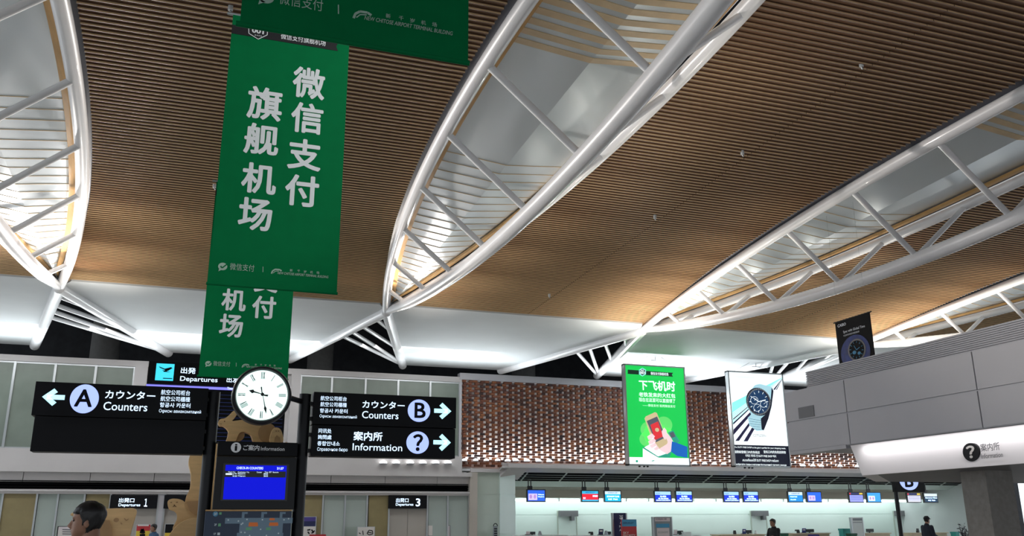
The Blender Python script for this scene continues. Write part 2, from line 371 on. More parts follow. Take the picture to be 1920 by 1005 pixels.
# curbs, wooden trims and skylight foil over every truss
def skylight(x, label):
    SS = [i*.6 for i in range(1, 46)]
    o = None
    foil = MB(); cu = MB(); tr = MB(); bat = MB()
    for s0, s1 in zip(SS, SS[1:]):
        w0, z0, c0, g0 = cw(s0), HN+czt(s0), zceil(s0), cgap(s0); w1, z1, c1, g1 = cw(s1), HN+czt(s1), zceil(s1), cgap(s1); y0, y1 = YN-s0, YN-s1
        for sg in (-1, 1):
            e0, e1 = max(w0-.10, .02), max(w1-.10, .02)
            foil.quad((x+sg*e0, y0, z0+.20), (x, y0, z0+.05), (x, y1, z1+.05), (x+sg*e1, y1, z1+.20))
            cu.hexa([(x+sg*(w0+g0+.05), y0, c0+.03), (x+sg*(w0-.06), y0, z0+.09), (x+sg*(w1-.06), y1, z1+.09), (x+sg*(w1+g1+.05), y1, c1+.03),
                     (x+sg*(w0+g0+.05), y0, c0+.07), (x+sg*(w0-.06), y0, z0+.13), (x+sg*(w1-.06), y1, z1+.13), (x+sg*(w1+g1+.05), y1, c1+.07)])
            t0, t1 = max(w0-.13, .015), max(w1-.13, .015); d0, d1 = min(.12, t0*.6), min(.12, t1*.6)
            tr.hexa([(x+sg*t0, y0, z0+.10), (x+sg*(t0-d0), y0, z0+.09), (x+sg*(t1-d1), y1, z1+.09), (x+sg*t1, y1, z1+.10),
                     (x+sg*t0, y0, z0+.17), (x+sg*(t0-d0), y0, z0+.16), (x+sg*(t1-d1), y1, z1+.16), (x+sg*t1, y1, z1+.17)])
    s = 2.0
    while s < 26.5:
        if 11.6 < s < 15.2: s += .2; continue
        wide = s > 15.2
        hw = .075 if wide else .009
        e = max(cw(s)-.14, .05); z = HN+czt(s)-.07; c = HN+czt(s)+.05+.15*(cw(s)-.14)/max(cw(s)-.1, .1)-.06
        for sg in (-1, 1):
            P = [(x, YN-s-hw, z+.112), (x+sg*e, YN-s-hw, c+.052), (x+sg*e, YN-s+hw, c+.052), (x, YN-s+hw, z+.112)]
            P += [(p[0], p[1], p[2]+.012) for p in P]
            if sg > 0: P = [P[i] for i in (3, 2, 1, 0, 7, 6, 5, 4)]
            bat.hexa(P)
        s += .27 if wide else .42
    o = struct('skylight', foil, 'silver', label, 'skylight', smooth=False)
    cu.build('curb', 'curb', o); tr.build('wooden_trim', 'trimwood', o); bat.build('batten', 'batten', o)
for x, l in zip(TX, ('silver foil skylight in the leftmost lens-shaped roof opening', 'silver foil skylight in the large lens-shaped opening right of the green banners',
                     'silver foil skylight in the lens-shaped opening reaching down to above the green poster', 'silver foil skylight in the lens-shaped opening above the grey bulkhead', 'silver foil skylight in the opening at the far right')):
    skylight(x, l)

# trusses
def truss(x, label):
    t = root('roof_truss', (x, YN, HN), label, 'truss', 'white tubular roof trusses')
    S = [i*.5 for i in range(int(SEND/.5)+1)]
    b = MB(); b.tube([(x, YN-s, HN+czb(s)) for s in S], [.10+.055*min(1, s/3) for s in S], 18); b.build('bottom_chord', 'steel', t, smooth=True)
    for sg in (-1, 1):
        b = MB(); b.tube([(x+sg*cw(s), YN-s, HN+czt(s)) for s in S], .125, 16); b.build('top_chord', 'steel', t, smooth=True)
    for k in range(1, 11):
        s = 2.55*k - .04*k*k*.35
        for sg in (-1, 1):
            b = MB(); b.tube([(x+sg*(cw(s)-.03), YN-s, HN+czt(s)-.06), (x, YN-s+.03, HN+czb(s)+.06)], .062, 10); b.build('web_strut', 'steel', t, smooth=True)
    b = MB(); b.ball((x, YN+.05, HN), .19, 1, 1.3, 1); b.build('end_node', 'steel', t, smooth=True)
    # the two raking end tubes and the struts between them
    La, Rb = Vector((x-1.9, 36, HN+.02)), Vector((x+2.7, 36, HN+.02)); N = Vector((x, YN, HN-.02))
    for e in (La, Rb):
        b = MB(); b.tube([N, e], .17, 16); b.build('raking_tube', 'steel', t, smooth=True)
    for f0, f1 in ((.10, .31), (.227, .617), (.326, .95), (.42, .985)):
        b = MB(); b.tube([N.lerp(La, f0), N.lerp(Rb, f1)], .07, 10); b.build('cross_strut', 'steel', t, smooth=True)
    return t
for x, l in zip(TX, ('white tubular roof truss at the far left, cut by the picture edge', 'white tubular roof truss just right of the large green banner',
                     'white tubular roof truss ending above the green poster', 'white tubular roof truss above the grey bulkhead', 'white tubular roof truss at the far right beyond the bulkhead')):
    truss(x, l)

# white soffit between the notches
YS0, YS1 = 25.85, 36.0
sp = MB()
for i in range(len(EX)-1):
    a, c = EX[i], EX[i+1]
    top = [(a-.02, YN), (c+.02, YN)]
    P = [(a+.35, YS0), (c-.35, YS0), (c-.02, YN+.1), (c-1.9, YS1), (a+2.7, YS1), (a+.02, YN+.1)]
    n = len(P); sp.add([(x, y, 8.03) for x, y in P] + [(x, y, 8.15) for x, y in P],
                       [tuple(range(n-1, -1, -1)), tuple(range(n, 2*n))] + [(k, (k+1) % n, n+(k+1) % n, n+k) for k in range(n)])
struct('ceiling_soffit', sp, 'white', 'flat white soffit between the wooden ceiling and the end wall', 'ceiling')
# dark roof void behind the notches
b = MB(); b.box(-16, 48, 25.0, 25.1, 9.6, 12); b.box(-16, 48, 25, 42, 12, 12.1); b.box(-16, 48, 42, 42.1, 0, 12)
for k in range(16): b.box(-16, 48, 27+k*.9, 27.12+k*.9, 11.4, 11.9)
struct('ceiling_void', b, 'dark', 'dark roof void behind the white soffit', 'ceiling')
for i, (px_, py_) in enumerate(((183, 630), (624, 630), (1033, 688))):
    X = xx(px_, py_, 35.2)
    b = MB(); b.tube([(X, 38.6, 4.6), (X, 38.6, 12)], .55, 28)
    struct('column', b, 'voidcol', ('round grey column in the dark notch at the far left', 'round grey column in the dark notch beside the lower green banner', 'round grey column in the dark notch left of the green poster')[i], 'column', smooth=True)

# ------------------------------------------------------------------ end wall, left half (Y = 36)
YW = 36.0
XBR0 = xx(865, 790, YW)                           # left end of the brick screen
XBR1 = 31.5
z_top = zz(700, 699, YW); z_cap = zz(700, 709, YW); z_gl = zz(862, 857, YW); z_led = zz(720, 885, YW); z_b1 = zz(720, 893, YW); z_b2 = zz(720, 909, YW); z_l2 = zz(720, 919, YW); z_d = zz(720, 929, YW)
XL = -14.0
XP0 = xx(877, 950, YW); XP1 = xx(891, 950, YW)
b = MB()
b.box(XL, XBR0, YW-.05, YW+.35, z_cap, z_top)                         # head rail
b.box(XL, XBR0-.02, YW-.25, YW+.3, z_led, z_gl)                       # projecting white band
b.box(XL, XP0+.05, YW-.38, YW+.3, z_b1, z_led)                        # ledge
for x0, x1 in zip(np.arange(XL, XP0, 2.15), np.arange(XL, XP0, 2.15)+2.13): b.box(x0, min(x1, XP0), YW-.12, YW+.3, z_b2, z_b1)
b.box(XL, XP0, YW-.2, YW+.3, z_d, zz(720, 921.5, YW))
b.box(XL, XP0, YW-.26, YW+.3, zz(720, 925, YW), zz(720, 922, YW))
b.box(XL, XP0, YW+.2, YW+.3, 0, z_top-.02)
for px0, px1 in ((252.6, 276), (547, 564.5)):                            # pilasters between the window strips
    b.box(xx(px0, 700, YW), xx(px1, 700, YW), YW-.06, YW+.3, z_gl, z_top)
struct('wall_back', b, 'endgrey', 'long grey end wall over the departure doors', 'wall')
b = MB()
b.box(XL, XP0-.02, YW-.02, YW+.2, z_l2-.02, z_b2)
for k in range(3): b.box(XL, XP0-.02, YW-.14, YW+.1, z_l2+.02+k*.1, z_l2+.055+k*.1)
struct('trim_louvre', b, 'vent', 'black louvre strip above the departure doors', 'louvre')
# window strip
def panes(nm, pxs, lab):
    xs = [xx(p, 700, YW) for p in pxs]
    f = MB(); f.box(xs[0]-.03, xs[-1]+.03, YW+.02, YW+.12, z_cap-.06, z_cap); f.box(xs[0]-.03, xs[-1]+.03, YW+.02, YW+.12, z_gl, z_gl+.06)
    for x in xs: f.box(x-.04, x+.04, YW-.01, YW+.12, z_gl, z_cap)
    o = struct(nm, f, 'alu', lab, 'window')
    for a, c in zip(xs, xs[1:]):
        g = MB(); g.box(a+.04, c-.04, YW+.05, YW+.07, z_gl+.06, z_cap-.06); g.build('pane', 'frost', o)
    return o
panes('window_1', (-130, -52, 26, 102.7, 179, 252), 'strip of frosted green windows at the far left above the counter A sign')
panes('window_2', (565, 623.5, 686.5, 747.5, 807.5, 862.5), 'strip of frosted green windows between the clock and the brick screen')
# door zone
DZ = [(-120, -60, 'g'), (-60, 2, 'g'), (2, 66.5, 't'), (67.5, 106, 'g'), (106.5, 156, 'g'), (157, 205, 't'), (205, 295, 'd'), (295, 307, 'p'), (307, 398, 'd'), (398, 450, 't'), (450, 500, 'g'), (500, 560, 'g'), (560, 604, 't'), (605, 645.5, 'g'), (646, 687, 'g'), (689, 728, 't'), (728, 800, 'd'), (801.5, 838, 'g'), (839, 877, 'g')]
fr = MB()
for a, c, k in DZ:
    x0, x1 = xx(a, 960, YW), xx(c, 960, YW)
    fr.box(x1-.03, x1+.03, YW-.13, YW+.2, 0, z_d)
struct('trim_door_frames', fr, 'alu', 'slim metal frames between the door panels', 'frame')
gn = dn = tn = 0
GL = ['sage glass door panel beyond the left edge', 'sage glass door panel at the left edge', 'sage glass panel at the far left beside a seam', 'sage glass panel left of the olive strip', 'sage glass panel hidden behind the totem', 'sage glass panel behind the totem map', 'sage glass door panel right of the purple notice', 'sage glass door panel above the calligraphy board', 'sage glass panel right of departure door three', 'sage glass panel next to the grey pier']
TLAB = ['olive panel beyond the left edge', 'olive panel left of departure door one', 'olive panel behind the totem', 'olive panel with the purple notice', 'olive panel left of departure door three']
DLAB = ['beige door leaves under the departures 1 sign', 'beige door leaves right of departures 1', 'beige double door leaves under the departures 3 sign']
z_sg = zz(765, 953.5, YW)
for a, c, k in DZ:
    x0, x1 = xx(a, 960, YW)+.03, xx(c, 960, YW)-.03
    b = MB()
    if k == 'g':
        b.box(x0, x1, YW-.06, YW-.03, .05, z_d); struct('window_%d' % (gn+3), b, 'doorglass', GL[gn], 'window'); gn += 1
    elif k == 't':
        b.box(x0, x1, YW-.08, YW+.1, 0, z_d); struct('wall_panel', b, 'tan', TLAB[tn], 'wall panel'); tn += 1
    elif k == 'p':
        b.box(x0, x1, YW-.15, YW+.1, 0, z_d); struct('trim_door_pilaster', b, 'grey', 'grey pilaster right of the departures 1 sign', 'pilaster')
    else:
        xm = (x0+x1)/2
        b.box(x0, xm-.006, YW-.04, YW, 0, z_sg); b.box(xm+.006, x1, YW-.04, YW, 0, z_sg); struct('door_%d' % (dn+1), b, 'doorleaf', DLAB[dn], 'door'); dn += 1
# door number signs
def door_sign(pa, pc, jp, en, num, lab, tj, te, tn_):
    F = Face('Y', YW-.22); r = F.rect(pa, pc, 928.5, 953.5)
    t = root('door_number_sign', ((r[0]+r[1])/2, YW-.22, r[2]), lab, 'sign')
    b = MB(); F.box(b, r[0], r[1], r[2], r[3], -.16, 0); b.build('body', 'black', t)
    if num:
        b = MB(); F.text(b, jp, tj[0], tj[1], tj[2], tj[3], .004, .015); F.text(b, en, te[0], te[1], te[2], te[3], .004, .012); F.text(b, num, tn_[0], tn_[1], tn_[2], tn_[3], .004, .02)
        b.build('lettering', 'letter', t)
door_sign(206.5, 295, '出発口', 'Departures', '１', 'black lit sign with a large 1 over the departures door behind the nearest man', (223, 252, 938, 8.5), (222, 263, 947.5, 7), (270.5, 276.5, 942.5, 15))
door_sign(307.5, 398, '', '', '', 'dark unlit door sign right of the departures 1 sign', 0, 0, 0)
door_sign(729, 800.5, '出発口', 'Departures', '3', 'black lit sign with a large 3 over the beige departures door', (742.5, 766, 938, 8), (742, 775, 946.5, 6.5), (779.5, 788, 942, 15))

# ------------------------------------------------------------------ pier and pale wall beside the counters
z_f0 = zz(900, 868, YW)
b = MB(); b.box(XP0, XP1, YW-.3, YW+.4, 0, z_led+.02); struct('trim_pier', b, 'warmgrey', 'grey pier at the end of the departure doors', 'pier')
XG1 = xx(937, 950, YW); XG2 = xx(966, 950, YW)
b = MB(); zr = [0, zz(905, 1001, YW), zz(905, 965, YW), zz(905, 927, YW), zz(905, 880, YW)]
for z0, z1 in zip(zr, zr[1:]): b.box(XP1, XG1, YW+.06, YW+.3, z0+.012, z1-.012)
b.box(XP1, XG1, YW+.08, YW+.3, 0, zr[-1])
struct('wall_beside', b, 'greenwall', 'pale green panelled wall between the pier and the counters', 'wall')
b = MB()
for z0, z1 in zip(zr, zr[1:-1]+[zr[-1]]): b.box(XG1, XG2, YW-.02, YW+5, z0+.012, z1-.012)
b.box(XG1+.02, XG2-.02, YW, YW+5, 0, zr[-1])
struct('wall_counter_end', b, 'mint', 'white pier at the left end of the check-in counters', 'wall')

# ------------------------------------------------------------------ brick screen
z_br0 = zz(1000, 868, YW); z_br1 = zz(1000, 718.5, YW)
b = MB(); cl = .26; ch = (z_br1-z_br0)/34
for k in range(-2, 34):
    xr = XBR0+2.05 if k < 0 else XBR1
    x = XBR0 - (.26 if k % 2 else 0); z = z_br0 + k*ch
    while x < xr:
        x0, x1 = max(x+.075, XBR0), min(x+.52-.075, xr)
        if x1 > x0+.03:
            xm = (x0+x1)/2
            for q0, q1 in ((x0, xm-.004), (xm+.004, x1)): b.box(q0, q1, YW-.02+random.uniform(-.008, .008), YW+.10, z+.006, z+ch-.006)
        x += .52
struct('wall_brick', b, 'brick', 'perforated screen of red and brown bricks above the check-in counters', 'wall')
b = MB(); b.box(XBR0, XBR1, YW+.5, YW+.6, z_br0-.3, z_br1); b.box(XBR0, XBR1, YW-.02, YW+.6, z_br0-.38, z_br0-.27); struct('wall_brick_backing', b, 'white', 'white wall glowing through the holes of the brick screen', 'wall')
b = MB(); b.box(XBR0-.1, XBR1, YW-.08, YW+.3, z_br1+.0, z_br1+.28); b.box(XBR0-.1, XBR0, YW-.04, YW+.2, z_br0-.2, z_br1); struct('trim_brick_cap', b, 'grey', 'pale cap rail on top of the brick screen', 'trim')
lamp('brick_backlight', 'AREA', ((XBR0+XBR1)/2, YW+.22, z_br0+.12), 330, (1, .98, .95), ((XBR0+XBR1)/2, YW+.36, z_br0+3), shape='RECTANGLE', size=XBR1-XBR0, size_y=.1)

# ------------------------------------------------------------------ canopy over the counters: fascia, vents, glossy soffit, beam
XC0, XC1 = xx(985, 885, YW), 38.0
za, zb_, zc_, zd_, ze_ = zz(1300, 872.5, YW), zz(1300, 883, YW-.15), zz(1300, 890, YW), zz(1300, 905, YW+.9), zz(1300, 921, 39.0)
zf_ = zz(1300, 934.5, 39.0)
b = MB()
b.box(XG1+.25, XC1, YW-.45, YW+.1, zb_, z_br0-.07)                      # white fascia
def strip(mb, P, x0, x1, ins=0):
    for (y0, z0), (y1, z1) in zip(P, P[1:]):
        mb.hexa([(x0, y0, z0), (x1, y0, z0), (x1, y1, z1), (x0, y1, z1), (x0, y0, z0+.06), (x1, y0, z0+.06), (x1, y1, z1+.06), (x0, y1, z1+.06)][::1])
strip(b, [(YW-.44, zb_-.004), (YW+.05, zc_)], XC0-1.2, XC1)
b.hexa([(XG1, YW-.05, zb_-.35), (XG1+.3, YW-.45, zb_), (XC0, YW-.45, zb_), (XG1+.9, YW+.3, zd_), (XG1, YW+.1, z_br0), (XG1+.3, YW-.2, z_br0-.05), (XC0, YW-.2, z_br0-.05), (XG1+.9, YW+.5, z_br0)])
b.box(XG1-1.3, XG1+.5, YW-.1, YW+.3, z_br0-.42, z_br0-.27)
struct('ceiling_fascia', b, 'endgrey', 'pale fascia under the brick screen', 'fascia')
b = MB(); strip(b, [(YW+.05, zc_), (YW+.95, zd_)], XG1+.1, XC1)
o = struct('trim_vent', b, 'vent', 'black slotted air vent along the counter canopy', 'vent')
b = MB()
for k in range(1, 4):
    y, z = YW+.05+.9*k/4, zc_+(zd_-zc_)*k/4
    b.box(XG1+.25*k+.1, XC1, y-.012, y+.012, z-.02, z-.003)
for px_ in (968, 984, 1057, 1127, 1196, 1262, 1328, 1391, 1449, 1507, 1564, 1619, 1672, 1723, 1776):
    x = xx(px_, 898, YW+.4)
    b.hexa([(x-.03, YW+.05, zc_-.03), (x+.03, YW+.05, zc_-.03), (x+.03, YW+.95, zd_-.03), (x-.03, YW+.95, zd_-.03), (x-.03, YW+.05, zc_), (x+.03, YW+.05, zc_), (x+.03, YW+.95, zd_), (x-.03, YW+.95, zd_)])
b.build('vent_bar', 'ventbar', o)
b = MB(); strip(b, [(YW+.95, zd_), (37.6, (zd_+ze_)/2-.06), (39.0, ze_)], XG1+.3, XC1); struct('ceiling_counter', b, 'gloss', 'glossy grey green soffit sloping down over the counters', 'ceiling')
b = MB(); b.box(XG2-.2, XC1, 39.0, 39.3, zf_, ze_+.02); struct('beam', b, 'beige', 'beige beam above the counter lights', 'beam')
YB = 41.2
b = MB(); zl = zz(1300, 964.5, YB); z3 = zz(1300, 1001, YB)
for z0, z1 in ((0, z3), (z3, zl), (zl, 3.4)): b.box(XG2, XC1, YB, YB+.1, z0+.01, z1-.01)
b.box(XG2, XC1, YB+.03, YB+.2, 0, 3.4)
struct('wall_counter', b, 'mint', 'brightly lit pale wall behind the check-in counters', 'wall')
b = MB(); b.box(XG2-.3, XC1, 39.3, YB+.2, 3.2, 3.3); b.box(XC1, XC1+.1, YW, YB+.2, 0, 4); struct('ceiling_cove', b, 'white', 'white light cove behind the beige beam', 'ceiling')
# fluorescent tubes in the cove
tl = [xx(p, 938, 39.6) for p in range(962, 1830, 42)]
for i, (x0, x1) in enumerate(zip(tl, tl[1:])):
    b = MB(); z = zz(1300, 938.5, 39.6)
    b.tube([(x0+.05, 39.6, z), (x1-.05, 39.6, z)], .05, 8)
    o = tag(b.build('fluorescent_tube', 'tube', smooth=True), 'long white fluorescent tube in the light cove over the counters', 'lamp', 'fluorescent tubes over the check-in counters')
    b = MB(); b.box(x0, x0+.06, 39.5, 39.7, z-.05, 3.2); b.build('socket', 'white', o)
lamp('counter_wash', 'AREA', ((XG2+XC1)/2, 40.55, 3.0), 150, (.90, 1, .98), ((XG2+XC1)/2, 41.2, 1.9), shape='RECTANGLE', size=XC1-XG2-.5, size_y=.1)
lamp('counter_cove', 'AREA', ((XG2+XC1)/2, 38.9, 2.5), 45, (.90, 1, .98), ((XG2+XC1)/2, 38.0, 0), shape='RECTANGLE', size=XC1-XG2-.5, size_y=.2)
# doors behind the counters
FB = Face('Y', YB)
for i, (p0, p1) in enumerate(((1046.5, 1080), (1409, 1436.5), (1677.5, 1702))):
    u0, u1, _, v1 = FB.rect(p0, p1, 959.5, 1005)
    b = MB(); FB.box(b, u0, u1, 0, v1, .0, .03)
    o = struct('door_%d' % (i+4), b, 'mint', ('white service door behind the left end of the counters', 'white service door behind the man with folded arms', 'white service door behind the tall sign post')[i], 'door')
    b = MB(); FB.box(b, u0-.05, u0, 0, v1, 0, .05); FB.box(b, u1, u1+.05, 0, v1, 0, .05); FB.box(b, u0-.05, u1+.05, v1-.0, v1+.05, 0, .05); b.build('door_frame', 'greenwall', o)
    b = MB(); FB.box(b, u0, u1, v1-.22, v1+.05, .02, .3); b.build('door_hood', 'darkgrey', o)
    b = MB(); FB.box(b, u0+(u1-u0)*.62, u0+(u1-u0)*.78, v1-.42, v1-.14, .05, .33); b.build('door_plate', 'darkgrey', o)
    b = MB(); b.tube([FB.P(u1-.15, .95, .03), FB.P(u1-.15, .95, .09), FB.P(u1-.28, .95, .09)], .015, 6); b.build('door_handle', 'alu', o)
# lamps along the foot of the brick screen and the white band
def eyelamp(px_, py_, yy, lab, grp, r=.125):
    p = at(px_, py_, Y=yy)
    t = root('accent_lamp', tuple(p), lab, 'lamp', grp)
    b = MB(); n = 16
    vs = [(p[0]+r*math.cos(2*math.pi*j/n)*math.cos(a), p[1]+r*.8*math.sin(2*math.pi*j/n)*math.cos(a), p[2]-.02+r*.72*math.sin(a)) for a in (0, .45, .9, 1.3, 1.5) for j in range(n)]
    b.add(vs, [(i*n+j, i*n+(j+1) % n, (i+1)*n+(j+1) % n, (i+1)*n+j) for i in range(4) for j in range(n)] + [tuple(range(4*n, 5*n))])
    b.build('lens', 'lampglow', t, smooth=True)
    b = MB(); b.tube([(p[0], p[1], p[2]-.06), (p[0], p[1], p[2]-.02)], r*1.08, 16); b.build('housing', 'grey', t, smooth=True)
for p in (719, 743, 769.5, 793, 817, 840): eyelamp(p, 867.5, YW-.36, 'glowing half-round lamp on the white band below the black information sign', 'lamps on the white band', .15)
for p in (871, 892, 912, 933): eyelamp(p, 862.5, YW-.18, 'glowing lamp at the left foot of the brick screen', 'lamps at the left foot of the brick screen', .11)
for p, y in ((952, 863.5), (967, 863), (988, 863.5), (1010, 864), (1030, 864.5), (1103, 866), (1124, 866.5), (1145, 867), (1164, 867.5)): eyelamp(p, y, YW-.3, 'glowing lamp at the foot of the brick screen left of the green poster', 'lamps left of the green poster')
for p, y in ((1302, 869), (1321, 869.3), (1339, 869.7), (1357, 870)): eyelamp(p, y, YW-.3, 'glowing lamp at the foot of the brick screen between the two posters', 'lamps between the posters')
for p, y in ((1505.6, 873), (1524, 873.3), (1540, 873.6), (1575, 874), (1607, 874.6)): eyelamp(p, y, YW-.3, 'glowing lamp at the foot of the brick screen right of the watch poster', 'lamps right of the watch poster')

# ------------------------------------------------------------------ grey bulkhead on the right with its lit sign canopy
XK = 12.0
FK = Face('X', XK)
yk0 = float(at(1475, 790, X=XK)[1]); yk1 = 2.0
kz = [float(at(1592, 834, X=XK)[2]), float(at(1620, 768, X=XK)[2]), float(at(1620, 702.5, X=XK)[2])]
b = MB(); cut = [yk0, float(at(1590, 790, X=XK)[1]), float(at(1832, 730, X=XK)[1]), 6.6, 3.9, yk1]
for i in range(2):
    for y0, y1 in zip(cut, cut[1:]): b.box(XK, XK+.08, y1+.012, y0-.012, kz[i]+.012, kz[i+1]-.012)
b.box(XK+.03, XK+5, yk1, yk0-.02, kz[0], kz[2]-.02)
b.box(XK+.01, XK+.35, yk0-1.75, yk0, kz[0]-.06, kz[0]+.01)
o = struct('wall_right', b, 'grey', 'grey panelled bulkhead on the right above the lit information canopy', 'wall')
b = MB(); FK.pbox(b, 1498, 1527, 762, 783, -.01, .015); b.build('inspection_plate', 'darkgrey', o)
xl = XK+.5; yl0 = float(at(1510, 700, X=xl)[1]); zl0 = float(at(1510, 722, X=xl)[2]); zl1 = float(at(1510, 697, X=xl)[2])
b = MB(); n = 12
b.box(xl+.03, XK+5, yk1, yl0, kz[2]-.1, zl1)
for k in range(n):
    z = zl0-.15+(zl1-zl0+.15)*k/n; b.box(xl, xl+.06, yk1, yl0, z, z+(zl1-zl0+.15)/n*.62)
struct('trim_bulkhead_louvre', b, 'grey', 'ribbed parapet on top of the grey bulkhead', 'parapet')
# canopy sign
XS = 11.86
ys0 = float(at(1614, 870, X=XS)[1]); zs0 = float(at(1614, 892, X=XS)[2]); zs1 = kz[0]-.02
b = MB()
b.hexa([(XS, 1.6, zs0), (XS+.02, 1.6, zs0), (XS+.02, ys0, zs0), (XS, ys0, zs0), (XS+.10, 1.6, zs1), (XS+.14, 1.6, zs1), (XS+.14, ys0+.35, zs1), (XS+.10, ys0+.35, zs1)])
t = tag(b.build('information_canopy_sign', 'lightbox', bevel=.004), 'long white lit canopy sign with a black question mark disc on the right', 'sign')
b = MB(); qe = at(1642, 903, Z=zs0); P_ = [(XS+.02, 1.6), (18.5, 1.6), (18.5, float(qe[1])), (float(qe[0]), float(qe[1])), (XS+.02, ys0-.01)]
b.add([(x, y, zs0) for x, y in P_]+[(x, y, zs0+.06) for x, y in P_], [(4, 3, 2, 1, 0), (5, 6, 7, 8, 9)]+[(k, (k+1) % 5, 5+(k+1) % 5, 5+k) for k in range(5)])
b.build('canopy_underside', 'darkgrey', t)
b = MB(); b.hexa([(XS, ys0, zs0-.004), (float(qe[0]), float(qe[1]), zs0-.004), (float(qe[0])+.35, float(qe[1])-.02, zs0-.004), (XS+.1, ys0-.3, zs0-.004), (XS, ys0, zs0+.03), (float(qe[0]), float(qe[1]), zs0+.03), (float(qe[0])+.35, float(qe[1])-.02, zs0+.03), (XS+.1, ys0-.3, zs0+.03)]); b.build('canopy_end_lip', 'lightbox', t)
FS = Face('X', XS+.04)
b = MB(); FS.pdisc(b, 1823, 848, 15.5, -.03, .03, ry=17.5); b.build('question_disc', 'black', t)
b = MB(); FS.text(b, '？', 1815, 1831, 847.5, 24, .034, .03); b.build('question_mark', 'paper', t)
b = MB(); FS.text(b, '案内所', 1842, 1878, 838, 15, .04, .012); FS.text(b, 'Information', 1843, 1884, 854, 9, .04, .004); b.build('lettering', 'darkgrey', t)
lamp('canopy_light', 'AREA', (XS-.05, (1.6+ys0)/2, zs1-.02), 34, (1, .98, .98), (XS+.09, (1.6+ys0)/2, zs0), shape='RECTANGLE', size=ys0-1.6, size_y=.06)
b = MB(); xc_ = 12.7; c0 = at(1799, 880, X=xc_); c1 = at(1846, 880, X=xc_)
b.box(xc_, xc_+.6, c1[1], c0[1], 0, zs0+.05); struct('column', b, 'col', 'square stone column under the lit information canopy', 'column')

# ================================================================== HANGING BANNERS
FM = Face('Y', 9.0)
def green_banner(label):
    u0, u1 = .035, 1.305; v1 = 6.96; v0 = FM.px(510, 540)[1]
    t = root('hanging_banner', ((u0+u1)/2, 9.0, v0), label, 'banner', 'green hanging banners')
    b = MB(); n = 10
    for k in range(n):
        a0, a1 = k/n, (k+1)/n
        ya = yb = 8.9905
        za_, zb2 = v0+(v1-v0)*a0, v0+(v1-v0)*a1
        b.hexa([(u0, ya+.012, za_), (u1, ya+.012, za_), (u1, ya+.018, za_), (u0, ya+.018, za_), (u0, yb+.012, zb2), (u1, yb+.012, zb2), (u1, yb+.018, zb2), (u0, yb+.018, zb2)])
    cl = b.build('cloth', 'green', t)
    b = MB()
    for ch, x0, x1, y0, y1 in (('微', 547, 611, 124, 184), ('信', 544, 607.5, 190, 249), ('支', 537.6, 604, 257.7, 318), ('付', 532.6, 599.5, 325, 386),
                               ('旗', 462, 531, 161.5, 225), ('舰', 456, 524.5, 230, 290.5), ('机', 451, 520, 304, 363), ('场', 445, 512, 369, 432)):
        FM.text(b, ch, x0+1.5, x1-1.5, (y0+y1)/2+(2 if x0 > 530 else 1), (y1-y0)*.97, .0, .026)
    b.build('large_lettering', 'banntext', cl)
    b = MB(); FM.pdisc(b, 417.6, 499.6, 8.6, -.004, .001, ry=7); FM.ppoly(b, [(411, 503), (409.5, 508.5), (417, 505)], -.004, .001)
    FM.text(b, '微信支付', 431, 477, 501.3, 13, .002, .0); FM.line(b, [(493.2, 500), (493, 510)], .006, -.004, .001)
    FM.line(b, [(509, 513), (511, 508), (516, 505), (524, 505.5), (528, 508)], .014, -.004, .001); FM.line(b, [(512, 512), (516, 508.5), (523, 508)], .006, -.004, .001)
    for ch, x, y in zip('新千岁机场', (546, 560, 572, 584, 596), (507, 508, 509.5, 510.5, 511.5)): FM.text(b, ch, x-2.6, x+2.6, y, 5, .002, .01)
    FM.text(b, 'NEW CHITOSE AIRPORT TERMINAL BUILDING', 520, 616, 515.6, 4.6, .002, .012, shear=.25)
    b.build('small_lettering', 'bannsmall', cl)
    b = MB(); FM.line(b, [(413.5, 499), (416.5, 502.5), (425, 496)], .012, .002, .004); b.build('tick_mark', 'green', cl)
    zr0, zr1 = FM.px(540, 80)[1], FM.px(540, 64)[1]
    b = MB(); ux = FM.px(634, 85)[0]; FM.poly(b, [(u0, zr0), (ux, zr0), (ux-.02, (zr0+zr1)/2), (ux, zr1), (u0, zr1)], -.004, .002); b.build('black_ribbon', 'bannblack', cl)
    b = MB(); FM.text(b, '微信支付旗舰机场', 526, 611, 74, 12.5, .005, .012)
    b.build('ribbon_lettering', 'banntext', cl)
    b = MB(); S = [(466, 45), (484, 40), (502, 47), (501, 66), (484, 74), (466.5, 63)]; FM.ppoly(b, S, .002, .005); bd = b.build('badge', 'bannblack', cl)
    b = MB(); FM.line(b, S+[S[0]], .008, .005, .007); FM.text(b, 'NO.', 476, 492, 49, 6, .007, .03); FM.text(b, '001', 472, 495, 58.5, 10, .007, .04); FM.text(b, '★★★★', 477, 491, 67, 3, .007, 0); b.build('badge_lettering', 'banntext', bd)
    b = MB(); b.tube([(u0-.02, 9.015, v0), (u1+.01, 9.015, v0)], .016, 8); b.build('bottom_rod', 'green', t, smooth=True)
    b = MB(); b.tube([(u0-.06, 9.015, v1+.01), (u1+.06, 9.015, v1+.01)], .018, 8); b.build('top_rod', 'alu', t, smooth=True)
    for u in (u0+.15, u1-.15):
        b = MB(); b.tube([(u, 9.015, v1), (u, 9.015, 8.72)], .004, 5); b.build('hanging_cable', 'cable', t)
    return t
bn = green_banner('tall green hanging banner in full view, the middle one of three')
b1 = copy_tree(bn, delta=(.02, -4.6, float(at(669, 80, Y=4.4)[2])-float(bn.location.z)+.0)); b1['label'] = 'nearest green hanging banner, only its lower end showing at the top edge'
